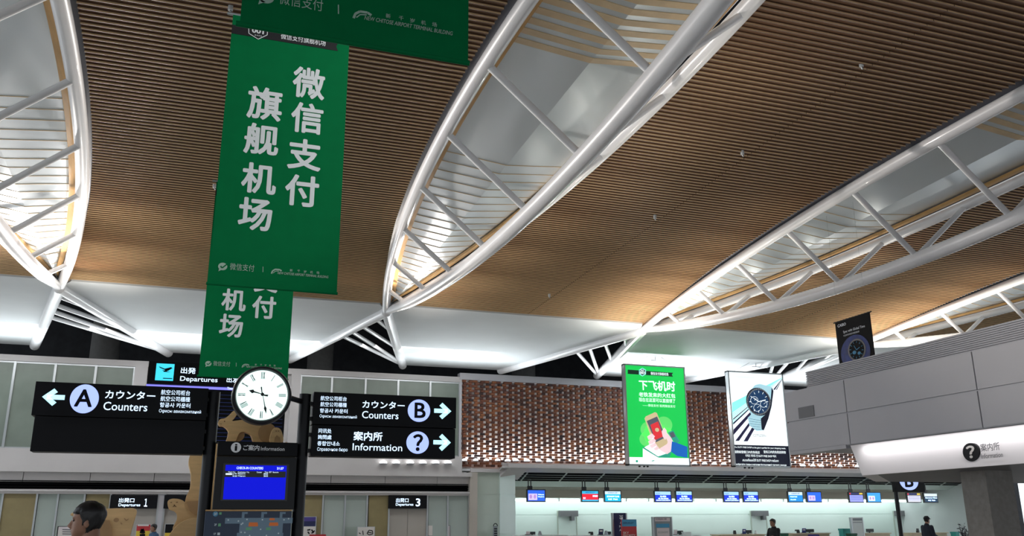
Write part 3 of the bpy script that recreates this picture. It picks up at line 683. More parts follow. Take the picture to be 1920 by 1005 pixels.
b2 = copy_tree(bn, delta=(0, 4.6, float(at(455, 708, Y=13.6)[2])-float(bn.location.z))); b2['label'] = 'farthest green hanging banner, partly hidden behind the larger one and above the clock'

# ================================================================== DIRECTION SIGNS, TOTEM AND CLOCK
YT = 10.3
FT = Face('Y', YT)
def lit_arrow(mb, tip, tail, a, c):
    t_, q_, a_, c_ = FT.px(*tip), FT.px(*tail), FT.px(*a), FT.px(*c); sg = 1 if t_[0] > q_[0] else -1; w = .05
    zc0 = (a_[1]+c_[1])/2; hy = (a_[1]-c_[1])/2; hx = abs(t_[0]-(a_[0]+c_[0])/2)
    FT.box(mb, q_[0], t_[0]-sg*w*.9, zc0-w*.5, zc0+w*.5, .002, .006)
    k = w*1.45; xa = t_[0]-sg*hx
    FT.poly(mb, [(t_[0], zc0), (xa, zc0+hy), (xa-sg*k*.5, zc0+hy-k*.5), (t_[0]-sg*k, zc0), ], .002, .006)
    FT.poly(mb, [(t_[0], zc0), (xa, zc0-hy), (xa-sg*k*.5, zc0-hy+k*.5), (t_[0]-sg*k, zc0), ], .002, .006)
def sign_box(name, px0, px1, ya, yb, label, xm):
    u0, u1 = FT.px(px0, (ya+yb)/2)[0], FT.px(px1, (ya+yb)/2)[0]; v1, v0 = FT.px(xm, ya)[1], FT.px(xm, yb)[1]
    t = root(name, ((u0+u1)/2, YT, v0), label, 'sign')
    b = MB(); FT.box(b, u0, u1, v0, v1, -.22, 0); b.build('housing', 'black', t, bevel=.004)
    return t, (u0, u1, v0, v1)
GRPT = 'direction sign boxes on the totem'
t, R_ = sign_box('direction_sign', 62, 389.5, 721.5, 783.5, 'long black lit sign reading Counters A with an arrow to the left', 228)
b = MB(); lit_arrow(b, (79, 744), (121.5, 745), (102.5, 728.5), (97.5, 761)); b.build('arrow', 'arrow', t)
b = MB(); FT.pdisc(b, 158.3, 747.8, 27.2, -.002, .004); b.build('letter_disc', 'disc', t)
b = MB(); FT.text(b, 'A', 140.5, 174, 746.5, 33, .006, .018); b.build('disc_letter', 'black', t)
b = MB()
for s_, x0, x1, y, h, bo in (('カウンター', 197.4, 291.5, 741, 15.5, .014), ('Counters', 194, 276.6, 762.5, 15.5, .003), ('航空公司柜台', 302, 356.5, 736.3, 9.5, .004), ('航空公司櫃檯', 301, 356.5, 748.3, 9.5, .004), ('항공사 카운터', 299.6, 357, 760, 9, .01), ('Оφисы авиакомпаʜий', 298, 377, 772, 8, 0)):
    FT.text(b, s_, x0, x1, y, h, .005, bo)
b.build('lettering', 'letter', t)
t, R_ = sign_box('blank_sign', 60, 383, 784.5, 849, 'long black blank sign box under the Counters A sign', 228)
t, R_ = sign_box('direction_sign', 587, 855.5, 740, 799.2, 'black lit sign reading Counters B with an arrow to the right', 721)
b = MB(); lit_arrow(b, (846, 770.6), (814, 770.6), (829.8, 755.3), (828.6, 786)); b.build('arrow', 'arrow', t)
b = MB(); FT.pdisc(b, 785.6, 770, 21, -.002, .004); b.build('letter_disc', 'disc', t)
b = MB(); FT.text(b, 'B', 777, 798, 769.5, 29, .006, .018); b.build('disc_letter', 'black', t)
b = MB()
for s_, x0, x1, y, h, bo in (('カウンター', 679.4, 758.7, 759.4, 13.5, .014), ('Counters', 678.7, 747, 778.5, 13.5, .003), ('航空公司柜台', 601, 650, 747.4, 8.6, .004), ('航空公司櫃檯', 600.6, 650, 758.7, 8.6, .004), ('항공사 카운터', 599.6, 651.5, 770.6, 8.2, .01), ('Оφисы авиакомпаʜий', 599, 669, 781.6, 7.2, 0)):
    FT.text(b, s_, x0, x1, y, h, .005, bo)
b.build('lettering', 'letter', t)
t, R_ = sign_box('direction_sign', 584, 853.5, 800.4, 857.3, 'black lit sign reading Information with a question mark and arrow to the right', 719)
b = MB(); lit_arrow(b, (845, 829.3), (812.4, 829.3), (828.6, 813.6), (828.6, 845.6)); b.build('arrow', 'arrow', t)
b = MB(); FT.pdisc(b, 783, 829.8, 21, -.002, .004); b.build('mark_disc', 'disc', t)
b = MB(); FT.text(b, '？', 774, 793, 830, 32, .006, .03); b.build('question_mark', 'black', t)
b = MB()
for s_, x0, x1, y, h, bo in (('案内所', 662.7, 717, 818, 17, .02), ('Information', 661, 754, 838.7, 13.2, .003), ('问讯处', 597, 621.4, 808, 8.6, .008), ('詢問處', 596, 621.4, 819.6, 8.4, .008), ('종합안내소', 595, 637, 831.7, 8.4, .01), ('Справочʜое бюро', 594.6, 651.5, 843.4, 8.2, 0)):
    FT.text(b, s_, x0, x1, y, h, .005, bo)
b.build('lettering', 'letter', t)

# totem: two posts, header, screen box, map
t = root('information_totem', (float(FT.px(482, 950)[0]), YT+.1, 0), 'dark information totem with two posts, a blue screen and a floor map below the clock', 'information totem')
for px_, py_ in ((402.5, 733), (574.6, 737)):
    X, ztp = FT.px(px_, py_); b = MB(); b.tube([(X, YT+.1, 0), (X, YT+.1, ztp)], .066, 20); b.build('post', 'post', t, smooth=True)
    for zz_ in (2.95, 2.78, 2.6, 2.42): 
        sg = -1 if px_ < 450 else 1; b = MB(); b.box(X+sg*.03, X+sg*.10, YT+.06, YT+.14, zz_-.02, zz_+.02); b.build('bracket', 'post', t)
u0, u1 = FT.px(408, 842)[0], FT.px(557.5, 842)[0]; vh1, vh0 = FT.px(483, 829)[1], FT.px(483, 855)[1]
b = MB(); FT.box(b, u0, u1, vh0, vh1, -.16, .03); h = b.build('header', 'black', t, bevel=.004)
FH = Face('Y', YT-.03)
b = MB(); FH.pdisc(b, 442.5, 839, 9.6, 0, .003); b.build('info_disc', 'letterdim', h)
b = MB(); FH.text(b, 'i', 440, 445, 839, 13, .005, .03); b.build('info_mark', 'black', h)
b = MB(); FH.text(b, 'ご案内', 456, 486.4, 839.6, 10.5, .003, .015); FH.text(b, 'Information', 489, 533.5, 841.6, 7, .003, .004); b.build('lettering', 'letterdim', h)
vb0 = FT.px(480, 955)[1]
b = MB(); FT.box(b, u0-.0, u1, vb0, vh0-.012, -.16, .02); bx = b.build('screen_box', 'post', t, bevel=.004)
FQ = Face('Y', YT-.02)
b = MB(); FQ.pbox(b, 416, 540, 869.5, 939, 0, .012); b.build('bezel', 'bezel', bx)
b = MB(); FQ.pbox(b, 420.5, 535.5, 872.5, 936.5, .012, .014); b.build('screen', 'scrblue', bx)
b = MB(); FQ.pbox(b, 420.5, 535.5, 883.5, 895, .014, .016); b.build('screen_band', 'bezel', bx)
b = MB(); FQ.text(b, 'CHECK-IN COUNTERS', 443.5, 493.3, 877.8, 4.6, .017, .012); FQ.text(b, '21:27', 519, 531.5, 878.4, 4.2, .017, .02)
for s_, x0, x1 in (('Flight No', 428, 441), ('Destination / Via', 446, 467), ('Counter', 481, 491), ('Time  EST  Remarks', 496, 522)): FQ.text(b, s_, x0, x1, 885.5, 2.6, .017, .0)
FQ.pbox(b, 423, 435, 887.6, 890.4, .016, .018)
for y, s1, s2 in ((888.8, 'JJ 701', 'Sapporo'), (892.7, 'NH 381', 'Nagoya')):
    FQ.text(b, s1, 436, 444, y, 2.6, .017, .01); FQ.text(b, s2, 446, 460, y, 2.6, .017, .01); FQ.text(b, '20:55', 494, 502, y, 2.6, .017, .01)
b.build('screen_lettering', 'letter', bx)
b = MB(); FT.box(b, u0-.07, u1-.02, .62, vb0-.02, -.14, .02); mp = b.build('map_board', 'map', t, bevel=.004)
b = MB(); FT.box(b, u0+.02, u1-.04, .0, .62, -.12, -.02); b.build('plinth', 'post', t)
b = MB(); u_, v_ = FT.px(397, 956)[0], vb0; FT.box(b, u0-.07, u1-.02, vb0-.018, vb0-.004, -.02, .024); b.build('map_rail', 'trimwood', t)
b = MB()
FQ.pbox(b, 422, 548.5, 971, 981.5, .0, .003); FQ.pbox(b, 447.5, 529, 981.3, 1030, .0, .003)
for x in (453.5, 489.8, 524.5): FQ.pbox(b, x, x+5, 960, 971.2, 0, .003); FQ.pbox(b, x+4.8, x+11, 960, 963.6, 0, .003)
FQ.pbox(b, 444, 448, 999, 1005, 0, .003); FQ.pbox(b, 528, 531, 999, 1005, 0, .003)
b.build('map_building', 'mapbody', mp)
b = MB()
for x0, x1, y0, y1 in ((465.6, 484, 979.5, 987), (504, 522, 979.5, 986), (504.5, 515.5, 971.5, 975.6)): FQ.ppoly(b, [(x0, y1), (x0+1.5, y0), (x1-1, y0), (x1, y1-1), (x1-2, y1)], .003, .005)
b.build('map_zone', 'maporange', mp)
b = MB()
for x0, x1, y0, y1 in ((461, 472, 989, 994), (499, 508, 989, 994), (411, 415.5, 960.5, 965), (409, 414, 981.5, 987)): FQ.pbox(b, x0, x1, y0, y1, .003, .005)
b.build('map_shop', 'mapgreen', mp)
b = MB(); FQ.pdisc(b, 404, 963.7, 5, 0, .002); b.build('floor_disc', 'skyblue', mp)
b = MB(); FQ.text(b, '3F', 400.8, 407.4, 963.8, 5.4, .004, .02); FQ.text(b, '2F', 401.6, 406.4, 983.8, 4, .004, .02); FQ.text(b, '1F', 400.6, 404.6, 1001, 4, .004, .02); FQ.pbox(b, 407.6, 412.4, 998.6, 1003.4, 0, .003)
for x, y in ((488.6, 992.5), (428, 975), (447, 977), (463, 974), (492, 974.5), (532.5, 974.6), (452, 998), (459, 998.5), (468, 1004), (499.5, 1004), (522, 1000), (541, 972.5), (452.5, 983), (455, 981)): FQ.pdisc(b, x, y, 1.5, .003, .006, n=12)
b.build('map_lettering', 'mapwhite', mp)

# clock on an arm of the right post
YC = YT-.26
FC = Face('Y', YC); cu_, cv_ = FC.px(491.5, 740.6); rc = FC.px(547, 740.6)[0]-cu_
t = root('station_clock', (cu_, YC+.1, cv_), 'round white lit clock with roman numerals in a black rim', 'clock')
b = MB(); n = 56; prof = [(.86, .0), (.90, .03), (.97, .03), (1.0, .0), (1.0, -.16), (.92, -.18), (.0, -.18)]
vs = [FC.P(cu_+rc*r*math.cos(2*math.pi*j/n), cv_+rc*r*math.sin(2*math.pi*j/n), d) for r, d in prof for j in range(n)]
b.add(vs, [(i*n+j, i*n+(j+1) % n, (i+1)*n+(j+1) % n, (i+1)*n+j) for i in range(len(prof)-1) for j in range(n)]); b.build('rim', 'post', t, smooth=True)
b = MB(); FC.disc(b, cu_, cv_, rc*.885, rc*.885, -.04, .0, n=56); fc = b.build('face', 'clockface', t)
NB = {12: 'X//', 1: '/', 2: '//', 3: '///', 4: '////', 5: 'V', 6: 'V/', 7: 'V//', 8: 'V///', 9: '/X', 10: 'X', 11: 'X/'}
for hh, pat in NB.items():
    b = MB()
    a = math.radians(90-30*hh) + .02; k = sum(2 if c in 'XV' else 1 for c in pat); sp_ = rc*.036; q = -(k-1)/2
    for c in pat:
        segs = {'/': [(0, 0)], 'X': [(-.5, .5), (.5, -.5)], 'V': [(-.5, 0), (.5, 0)]}[c]
        off = 0 if c == '/' else .5
        for e0, e1 in segs:
            pts = []
            for r, e in ((.56, (q+off+e1)*sp_), (.80, (q+off+e0)*sp_)): pts.append((cu_+rc*r*math.cos(a)-e*math.sin(a), cv_+rc*r*math.sin(a)+e*math.cos(a)))
            (x0, y0), (x1, y1) = pts; L = math.hypot(x1-x0, y1-y0); nx, ny = -(y1-y0)/L*.0032, (x1-x0)/L*.0032
            FC.poly(b, [(x0+nx, y0+ny), (x1+nx, y1+ny), (x1-nx, y1-ny), (x0-nx, y0-ny)], 0, .002)
        q += 1 if c == '/' else 2
    b.build('numeral', 'clockink', fc)
def hand(tip, tail, w, nm):
    b = MB(); p, q = FC.px(*tip), FC.px(*tail); dx, dy = p[0]-q[0], p[1]-q[1]; L = math.hypot(dx, dy); nx, ny = -dy/L*w, dx/L*w
    m = (q[0]+dx*.72, q[1]+dy*.72)
    FC.poly(b, [q, (m[0]+nx*.35, m[1]+ny*.35), (q[0]+dx*.8+nx, q[1]+dy*.8+ny), p, (q[0]+dx*.8-nx, q[1]+dy*.8-ny), (m[0]-nx*.35, m[1]-ny*.35)], .004, .008)
    FC.poly(b, [(q[0]+nx*.5, q[1]+ny*.5), (cu_+nx*.25, cv_+ny*.25), (cu_-nx*.25, cv_-ny*.25), (q[0]-nx*.5, q[1]-ny*.5)], .004, .008); b.build(nm, 'clockink2', fc)
hand((466.5, 732), (502.5, 742), .022, 'hour_hand'); hand((499, 776), (490, 725.5), .014, 'minute_hand')
b = MB(); FC.pdisc(b, 492, 739.6, 3.2, .004, .012); b.build('hub', 'clockink2', fc)
b = MB(); X2 = FT.px(574.6, 742)[0]; b.tube([(cu_+rc*.9, YC+.1, cv_), (X2-.03, YT+.1, cv_-.01)], .03, 10); b.build('arm', 'post', t, smooth=True)

# ================================================================== DEPARTURES BOARD behind the banner
YD = 22.0
FD = Face('Y', YD)
u0, u1 = FD.px(277, 700)[0], FD.px(534, 780)[0]; v1, v0, vB = FD.px(400, 683)[1], FD.px(345, 722)[1], FD.px(480, 842)[1]
t = root('departures_board', ((u0+u1)/2, YD, vB), 'large black departures board with a cyan aeroplane sign behind the lower green banner', 'departures board')
b = MB(); FD.box(b, u0, u1, v0, v1, -.3, 0); hd = b.build('header', 'black', t)
b = MB(); FD.pbox(b, 292, 326, 682, 713.6, 0, .01); pc = b.build('aeroplane_pictogram', 'cyan', hd)
b = MB(); FD.ppoly(b, [(298, 687), (309, 691.5), (321, 688.5), (323.5, 690.5), (316, 695), (308, 697.5), (306, 697), (309.5, 694), (299.5, 689.5)], .012, .016); FD.ppoly(b, [(303, 693.5), (308, 695), (320, 698), (309, 697.5)], .012, .016); FD.line(b, [(305.5, 709.4), (323, 710)], .02, .012, .016); b.build('aeroplane', 'black', pc)
b = MB(); FD.text(b, '出発', 339, 367, 695, 11.5, .01, .015); FD.text(b, 'Departures', 337.5, 408, 712.5, 11.5, .01, .008); FD.text(b, '出发', 425, 447, 712, 11, .01, .015); FD.text(b, '出發', 470, 492, 714, 11, .01, .015); b.build('lettering', 'letter', hd)
b = MB(); FD.box(b, u0, u1, v0-.075, v0-.02, -.2, .02); b.build('violet_strip', 'blueline', t)
b = MB(); FD.text(b, 'Time', 425.7, 437, 728.5, 4.5, .03, .01); b.build('strip_lettering', 'letter', t)
b = MB(); FD.box(b, u0, u1, vB, v0-.075, -.25, 0); bd = b.build('board', 'black', t)
b = MB()
z = v0-.2
while z > vB+.05: FD.box(b, u0+.05, u1-.05, z, z+.008, 0, .005); z -= .088
b.build('row_line', 'rowline', bd)
for p_ in (425, 500):
    u = FD.px(p_, 690)[0]; b = MB(); b.tube([(u, YD+.15, v1-.05), (u, YD+.15, 8.5)], .03, 8); b.build('hanger', 'post', t)

# ================================================================== PLYWOOD ANIMALS
def ply(name, Y, pts, label, cat, depth=.18, tilt=None, extra=None):
    F = Face('Y', Y); q = [F.px(*p) for p in pts]
    n = len(q); cat_ = []                                           # smooth the outline once
    for k in range(n):
        p0, p1, p2, p3 = q[k-1], q[k], q[(k+1) % n], q[(k+2) % n]
        for tt in (0, .33, .66):
            cat_.append(tuple(.5*((2*p1[i]) + (p2[i]-p0[i])*tt + (2*p0[i]-5*p1[i]+4*p2[i]-p3[i])*tt*tt + (3*p1[i]-p0[i]-3*p2[i]+p3[i])*tt**3) for i in (0, 1)))
    vmin = min(c[1] for c in cat_)
    t = root(name, (sum(c[0] for c in cat_)/len(cat_), Y+depth/2, vmin), label, cat)
    b = MB(); F.poly(b, cat_, -depth, 0); b.build('body', 'wood', t, bevel=.006)
    return t, F
YR = 16.0
t, F = ply('plywood_rabbit', YR, [(409, 792), (413, 786), (422, 784), (430, 778), (437, 771), (443, 769.5), (445, 775), (440, 783), (435, 789), (447, 788), (462, 786.5), (480, 788), (498, 793), (507, 801), (503, 813), (497, 829.5), (477, 830), (470, 815), (456, 810), (448, 814), (440, 830), (424, 830), (428, 815), (427, 806), (419, 799), (412, 798)],
           'running plywood rabbit on top of the wooden tower behind the clock', 'wooden figure')
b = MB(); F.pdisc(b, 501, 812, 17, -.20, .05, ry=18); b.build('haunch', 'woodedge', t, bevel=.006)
b = MB(); F.pdisc(b, 443, 815, 16, -.16, -.04, ry=13); b.build('shoulder_disc', 'woodedge', t)  # darker disc set back behind the foreleg
b = MB(); F.pdisc(b, 421, 790, 1.2, 0, .006, n=12); F.line(b, [(412, 795), (416, 795)], .008, 0, .004); b.build('face_mark', 'ink', t)
t, F = ply('plywood_egg_figure', YR-.24, [(507, 829), (507.5, 815), (512, 804), (519, 801.5), (526, 805), (530, 815), (530, 829)], 'small egg shaped plywood figure with a dark arch beside the rabbit', 'wooden figure', depth=.1)
b = MB(); F.ppoly(b, [(514, 829), (515, 821), (519, 816), (525, 821), (526, 829)], 0, .01); b.build('arch_inlay', 'woodedge', t)
b = MB(); F.line(b, [(517, 808), (518.5, 808.6)], .012, 0, .012); F.line(b, [(521.5, 808.6), (523, 808)], .012, 0, .012); b.build('face_mark', 'ink', t)
t, F = ply('plywood_tower', YR-.28, [(412, 832), (532, 834), (532, 848), (532, 1050), (352, 1050), (347, 1000), (347, 940), (356, 916), (358, 889), (353.4, 866), (358, 850), (366, 838), (392, 833)], 'tall wavy plywood tower behind the left post of the totem', 'wooden figure', depth=.62)
t, F = ply('plywood_bear', YR-.55, [(314, 944), (316, 938), (323, 935), (334, 935.5), (343, 938.5), (352, 944), (380, 942), (395, 960), (395, 1040), (330, 1040), (325, 1000), (324, 989), (331, 975), (331, 964), (325, 958), (317, 955)], 'plywood bear peeking out behind the left post', 'wooden figure')
b = MB(); F.line(b, [(319.5, 942.5), (322.5, 942)], .012, 0, .005); F.line(b, [(330, 942), (333.5, 941.5)], .012, 0, .005); F.line(b, [(324, 950.5), (327, 948), (330.5, 950)], .01, 0, .005); F.line(b, [(326.5, 946), (327.5, 948)], .012, 0, .005); b.build('face_mark', 'ink', t)
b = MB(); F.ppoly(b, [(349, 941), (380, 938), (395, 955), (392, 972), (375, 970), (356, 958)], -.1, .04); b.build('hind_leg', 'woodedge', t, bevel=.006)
t, F = ply('plywood_round_figure', YR-.85, [(372-62*math.cos(a), 1033-63*math.sin(a)) for a in [i*math.pi/12 for i in range(24)]], 'large round plywood disc in front of the bear', 'wooden figure', depth=.16)
t, F = ply('plywood_cow', YR-1.6, [(132, 966), (138, 960), (152, 959), (204, 953.5), (236, 953), (251, 953), (255.5, 958), (253, 970), (243, 1005), (238, 1040), (165, 1040), (155, 985), (146, 972)], 'broad plywood animal figure behind the head of the nearest man', 'wooden figure')
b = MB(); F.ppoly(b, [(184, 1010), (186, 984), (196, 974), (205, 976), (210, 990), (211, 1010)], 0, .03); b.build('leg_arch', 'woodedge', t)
b = MB(); F.pdisc(b, 218, 975, 5, 0, .004, ry=4); F.line(b, [(233, 972), (237, 976), (241, 973)], .012, 0, .005); F.line(b, [(226, 980), (229, 983)], .012, 0, .005); b.build('knot_mark', 'woodedge', t)

# ================================================================== NOTICES BY THE DEPARTURE DOORS
def notice(name, Y, p0, p1, ytop, label, cat, bands, frame='alu', legs=True, zlow=None, extra=None):
    F = Face('Y', Y); u0, u1 = F.px(p0, ytop+6)[0], F.px(p1, ytop+6)[0]; v1 = F.px((p0+p1)/2, ytop)[1]; v0 = zlow if zlow is not None else max(.35, v1-1.0)
    t = root(name, ((u0+u1)/2, Y, 0 if legs else v0), label, cat)
    b = MB(); F.box(b, u0, u1, v0, v1, -.04, 0); b.build('board', frame, t)
    for f0, f1, m in bands:
        b = MB(); F.box(b, u0+.03, u1-.03, v1-.02-(v1-v0-.04)*f1, v1-.02-(v1-v0-.04)*f0, 0, .006); b.build('sheet', m, t)
    if legs:
        b = MB(); b.box(u0+.05, u0+.1, Y-.02, Y+.08, 0, v0+.02); b.box(u1-.1, u1-.05, Y-.02, Y+.08, 0, v0+.02); b.box(u0, u1, Y-.2, Y+.2, 0, .03); b.build('stand', 'post', t)
    if extra: extra(t, F)
    return t
def scrib(t, F, L, m='ink', w=.02):
    b = MB()
    for pts in L: F.line(b, pts, w, .006, .012)
    b.build('print', m, t)
notice('poster_stand', 34.6, 254.5, 283.5, 982.5, 'yellow poster with a red heading under the departures 1 sign', 'poster', [(0, .22, 'redpaper'), (.22, 1, 'yellow')], extra=lambda t, F: (scrib(t, F, [[(264, 1000), (267, 992), (270, 1000)], [(262, 1004), (272, 1003)]], 'black', .09), scrib(t, F, [[(258, 985), (279, 985)]], 'paper', .05)))
notice('poster_stand', 34.6, 308.5, 327, 982, 'small black and yellow poster left of the bear', 'poster', [(0, .3, 'black'), (.3, 1, 'yellow')])
notice('notice_board', 34.2, 107.5, 140.5, 986.5, 'white notice board in a dark frame at the far left', 'notice board', [(0, .12, 'pinkgrey'), (.12, 1, 'paper')], frame='black', extra=lambda t, F: scrib(t, F, [[(117, 993), (136, 993.4)], [(117, 997), (136, 997.4)], [(117, 1001), (134, 1001.4)]], 'darkgrey', .03))
notice('wall_notice', 35.86, 567, 593.5, 968.5, 'purple headed notice on the olive panel right of the totem', 'notice', [(0, .18, 'purple'), (.18, .4, 'navysign'), (.4, 1, 'paper')], legs=False, zlow=1.05, extra=lambda t, F: scrib(t, F, [[(576, 994), (582, 993)], [(577, 997), (580, 1001)], [(584, 993), (588, 999)], [(584, 1000), (590, 995)]], 'black', .05))
notice('calligraphy_board', 34.4, 669.5, 703, 987.5, 'pale board with brush writing below departure doors, left of door 3', 'notice board', [(0, 1, 'paper')], extra=lambda t, F: scrib(t, F, [[(673, 999), (676, 1001)], [(680, 995), (681, 1003)], [(688, 1000), (692, 994), (698, 995), (699, 1001), (692, 1003), (688, 1000)], [(690, 998), (697, 999)]], 'black', .03))
notice('red_notice', 33.6, 580, 611, 1002, 'red topped notice just above the lower picture edge right of the totem', 'notice', [(0, .4, 'redpaper'), (.4, 1, 'paper')], frame='redpaper')
notice('wall_notice', 35.93, 803, 811, 985.5, 'small white paper on the glass right of departure door three', 'notice', [(0, 1, 'paper')], frame='paper', legs=False, zlow=1.2)
notice('wall_notice', 35.93, 838, 844.5, 985, 'narrow grey paper on the glass beside the grey pier', 'notice', [(0, 1, 'pinkgrey')], frame='darkgrey', legs=False, zlow=1.0)

# ================================================================== LIGHT-BOX POSTERS
YPO = 31.0
FP = Face('Y', YPO)
def light_box(x0, x1, ya, yb, label, hook):
    r = FP.rect(x0, x1, ya, yb); u0, u1 = r[0], r[1]; xm = (x0+x1)/2; v1, v0 = FP.px(xm, ya)[1], FP.px(xm, yb)[1]
    t = root('light_box_poster', ((u0+u1)/2, YPO+.1, v0), label, 'poster')
    b = MB(); e = .055
    FP.box(b, u0, u1, v0, v0+e, -.22, .03); FP.box(b, u0, u1, v1-e, v1, -.22, .03); FP.box(b, u0, u0+e, v0, v1, -.22, .03); FP.box(b, u1-e, u1, v0, v1, -.22, .03); FP.box(b, u0, u1, v0, v1, -.22, -.18)
    b.build('frame', 'alu', t)
    hx = FP.px(hook[0], hook[1]); 
    b = MB(); b.tube([(hx[0], YPO+.1, hx[1]), (hx[0], YPO+.1, 8.03)], .012, 6)
    for u in (u0+.35, u1-.35): b.tube([(hx[0], YPO+.1, hx[1]+.3), (u, YPO+.1, v1)], .007, 5)
    b.tube([(hx[0]-.2, YPO+.1, hx[1]), (hx[0]+.2, YPO+.1, hx[1])], .012, 6); b.build('hanging_cable', 'cable', t)
    b = MB()
    for u in (u0+.5, u0+.7, u0+.85): FP.box(b, u, u+.05, v0-.05, v0, -.1, -.02)
    b.build('socket', 'black', t)
    return t, (u0+e, u1-e, v0+e, v1-e)
def z7(x, y): return (1160+x/3.867, 640+y/3.867)
def zp(L): return [z7(*p) for p in L]
t, (u0, u1, v0, v1) = light_box(1173.5, 1288.7, 685.3, 873.6, 'green lit advertising light box with a hand holding a phone', (1231, 675))
b = MB(); FP.box(b, u0, u1, v0, v1, -.1, 0); pn = b.build('panel', 'postergreen', t)
vs_ = FP.px(1232, 858)[1]
b = MB(); FP.box(b, u0, u1, v0, vs_, 0, .002); b.build('white_strip', 'posterwhite', pn)
b = MB(); FP.ppoly(b, [(1177, 693), (1262, 699), (1259.5, 702.5), (1262, 706.5), (1177, 701)], 0, .003); b.build('ribbon', 'posterink', pn)
b = MB(); FP.ppoly(b, [(1204.5+7.5*math.cos(a), 697.6+8*math.sin(a)) for a in [math.pi/6+i*math.pi/3 for i in range(6)]], .003, .006); b.build('badge', 'waqua', pn)
b = MB(); FP.ppoly(b, [(1204.5+6*math.cos(a), 697.6+6.4*math.sin(a)) for a in [math.pi/6+i*math.pi/3 for i in range(6)]], .006, .008); b.build('badge_field', 'posterink', pn)
b = MB(); FP.text(b, 'NO.', 1201, 1208, 694.5, 3, .009, .02); FP.text(b, '001', 1199.5, 1209.5, 699, 5, .009, .04); FP.text(b, '微信支付旗舰机场', 1220, 1253, 701, 5.6, .005, .01)
FP.text(b, '下飞机时', 1198, 1266, 723.3, 19, .003, .022); FP.text(b, '老铁发来的大红包', 1198, 1266, 740.9, 8.4, .003, .012); FP.text(b, '现在在这里可以直接领了', 1198, 1266, 750.6, 7.6, .003, .008); FP.text(b, '——微信支付 就用微信支付', 1205, 1266, 760.8, 5, .003, .0)
b.build('lettering', 'posterwhite', pn)
b = MB()
for x, y, r in ((1245.5, 796, 15), (1216, 806, 15), (1212, 824, 13), (1230, 815, 22), (1252, 812, 9)): FP.pdisc(b, x, y, r, 0, .003)
b.build('cloud', 'lime', pn)
b = MB(); FP.ppoly(b, zp([(175, 775), (262, 725), (375, 800), (285, 845), (175, 845)]), .004, .006); b.build('white_card', 'posterwhite', pn)
b = MB(); FP.ppoly(b, zp([(175, 775), (285, 842), (370, 842), (385, 800), (285, 835), (178, 765)]), .006, .008); FP.ppoly(b, zp([(355, 660), (395, 645), (420, 690), (445, 725), (415, 745), (380, 700)]), .004, .006); b.build('teal_till', 'tealp', pn)
b = MB(); FP.ppoly(b, zp([(368, 665), (395, 655), (412, 690), (382, 702)]), .007, .009); b.build('till_screen', 'greyp', pn)
b = MB(); FP.ppoly(b, zp([(385, 725), (430, 740), (497, 765), (497, 845), (420, 830), (378, 800)]), .012, .014); b.build('blue_sleeve', 'bluep', pn)
hand_ = MB()
FP.ppoly(hand_, zp([(300, 700), (345, 660), (380, 700), (398, 735), (390, 790), (350, 818), (300, 790), (280, 760)]), .006, .009)
b = MB(); FP.ppoly(b, zp([(187, 560), (195, 545), (262, 514), (276, 520), (355, 730), (350, 745), (278, 788), (264, 782)]), .010, .013); ph = b.build('phone', 'goldp', pn)
b = MB(); FP.ppoly(b, zp([(202, 578), (277, 545), (343, 695), (268, 733)]), .013, .015); b.build('phone_screen', 'greyp', ph)
b = MB(); FP.ppoly(b, zp([(229, 606), (284, 581), (320, 690), (262, 716)]), .015, .017); b.build('red_packet', 'redp', ph)
b = MB(); FP.pdisc(b, *z7(277, 642), 3.8, .017, .019); FP.pdisc(b, *z7(316, 742), 3, .013, .015); b.build('coin', 'goldp', ph)
for L in ([(205, 690), (240, 668), (262, 690), (250, 705), (215, 715)], [(212, 725), (250, 700), (268, 718), (262, 735), (222, 750)], [(222, 755), (258, 732), (276, 752), (262, 772), (232, 775)], [(250, 770), (275, 755), (292, 775), (280, 792), (258, 790)], [(318, 690), (310, 655), (328, 625), (345, 645), (352, 690), (335, 715)]):
    FP.ppoly(hand_, zp(L), .016, .019)
hand_.build('drawn_hand', 'skinp', pn)
b = MB(); FP.pdisc(b, *z7(132, 869), 2.2, .002, .005); FP.line(b, zp([(240, 868), (258, 864)]), .03, .002, .005); b.build('strip_logo', 'tealp', pn)
lamp('green_poster_glow', 'AREA', ((u0+u1)/2, YPO-.35, (v0+v1)/2), 6, (.3, 1, .5), ((u0+u1)/2, YPO-3, (v0+v1)/2-.2), shape='RECTANGLE', size=1.8, size_y=3)

t, (u0, u1, v0, v1) = light_box(1370.5, 1475, 698.2, 876.2, 'white lit advertising light box showing a steel wristwatch', (1420, 687))
b = MB(); FP.box(b, u0, u1, v0, v1, -.1, 0); pn = b.build('panel', 'posterwhite', t)
vd = FP.px(1424, 835)[1]
b = MB(); FP.box(b, u0, u1, v0, vd, 0, .003); b.build('caption_field', 'navyp', pn)
b = MB()
for s_, x0, x1, y, h in (('The DUTY FREE SHOP at the gate is perfect for your shopping needs.', 837, 1210, 773, 15), ('國際線登機口內的免税店', 838, 1022, 803, 20), ('登机口内的免税店购物', 1050, 1210, 803, 20), ('국제선 게이트 안 DUTY FREE SHOP 에서', 918, 1140, 831, 19), ('สามารถซื้อของได้ที่ DUTY FREE SHOP ภายในเกท', 898, 1158, 862, 20), ('Приобретайте товары в магазиʜе беспошлиʜʜой торговли у выхода', 838, 1215, 895, 17)):
    p = z7(x0, y); q = z7(x1, y); FP.text(b, s_, p[0], q[0], p[1], h/3.867, .005, .01)
b.build('caption_lettering', 'posterwhite', pn)
b = MB(); ap = (1196, 256)
FP.ppoly(b, zp([ap, (822, 445), (822, 520)]), 0, .002)
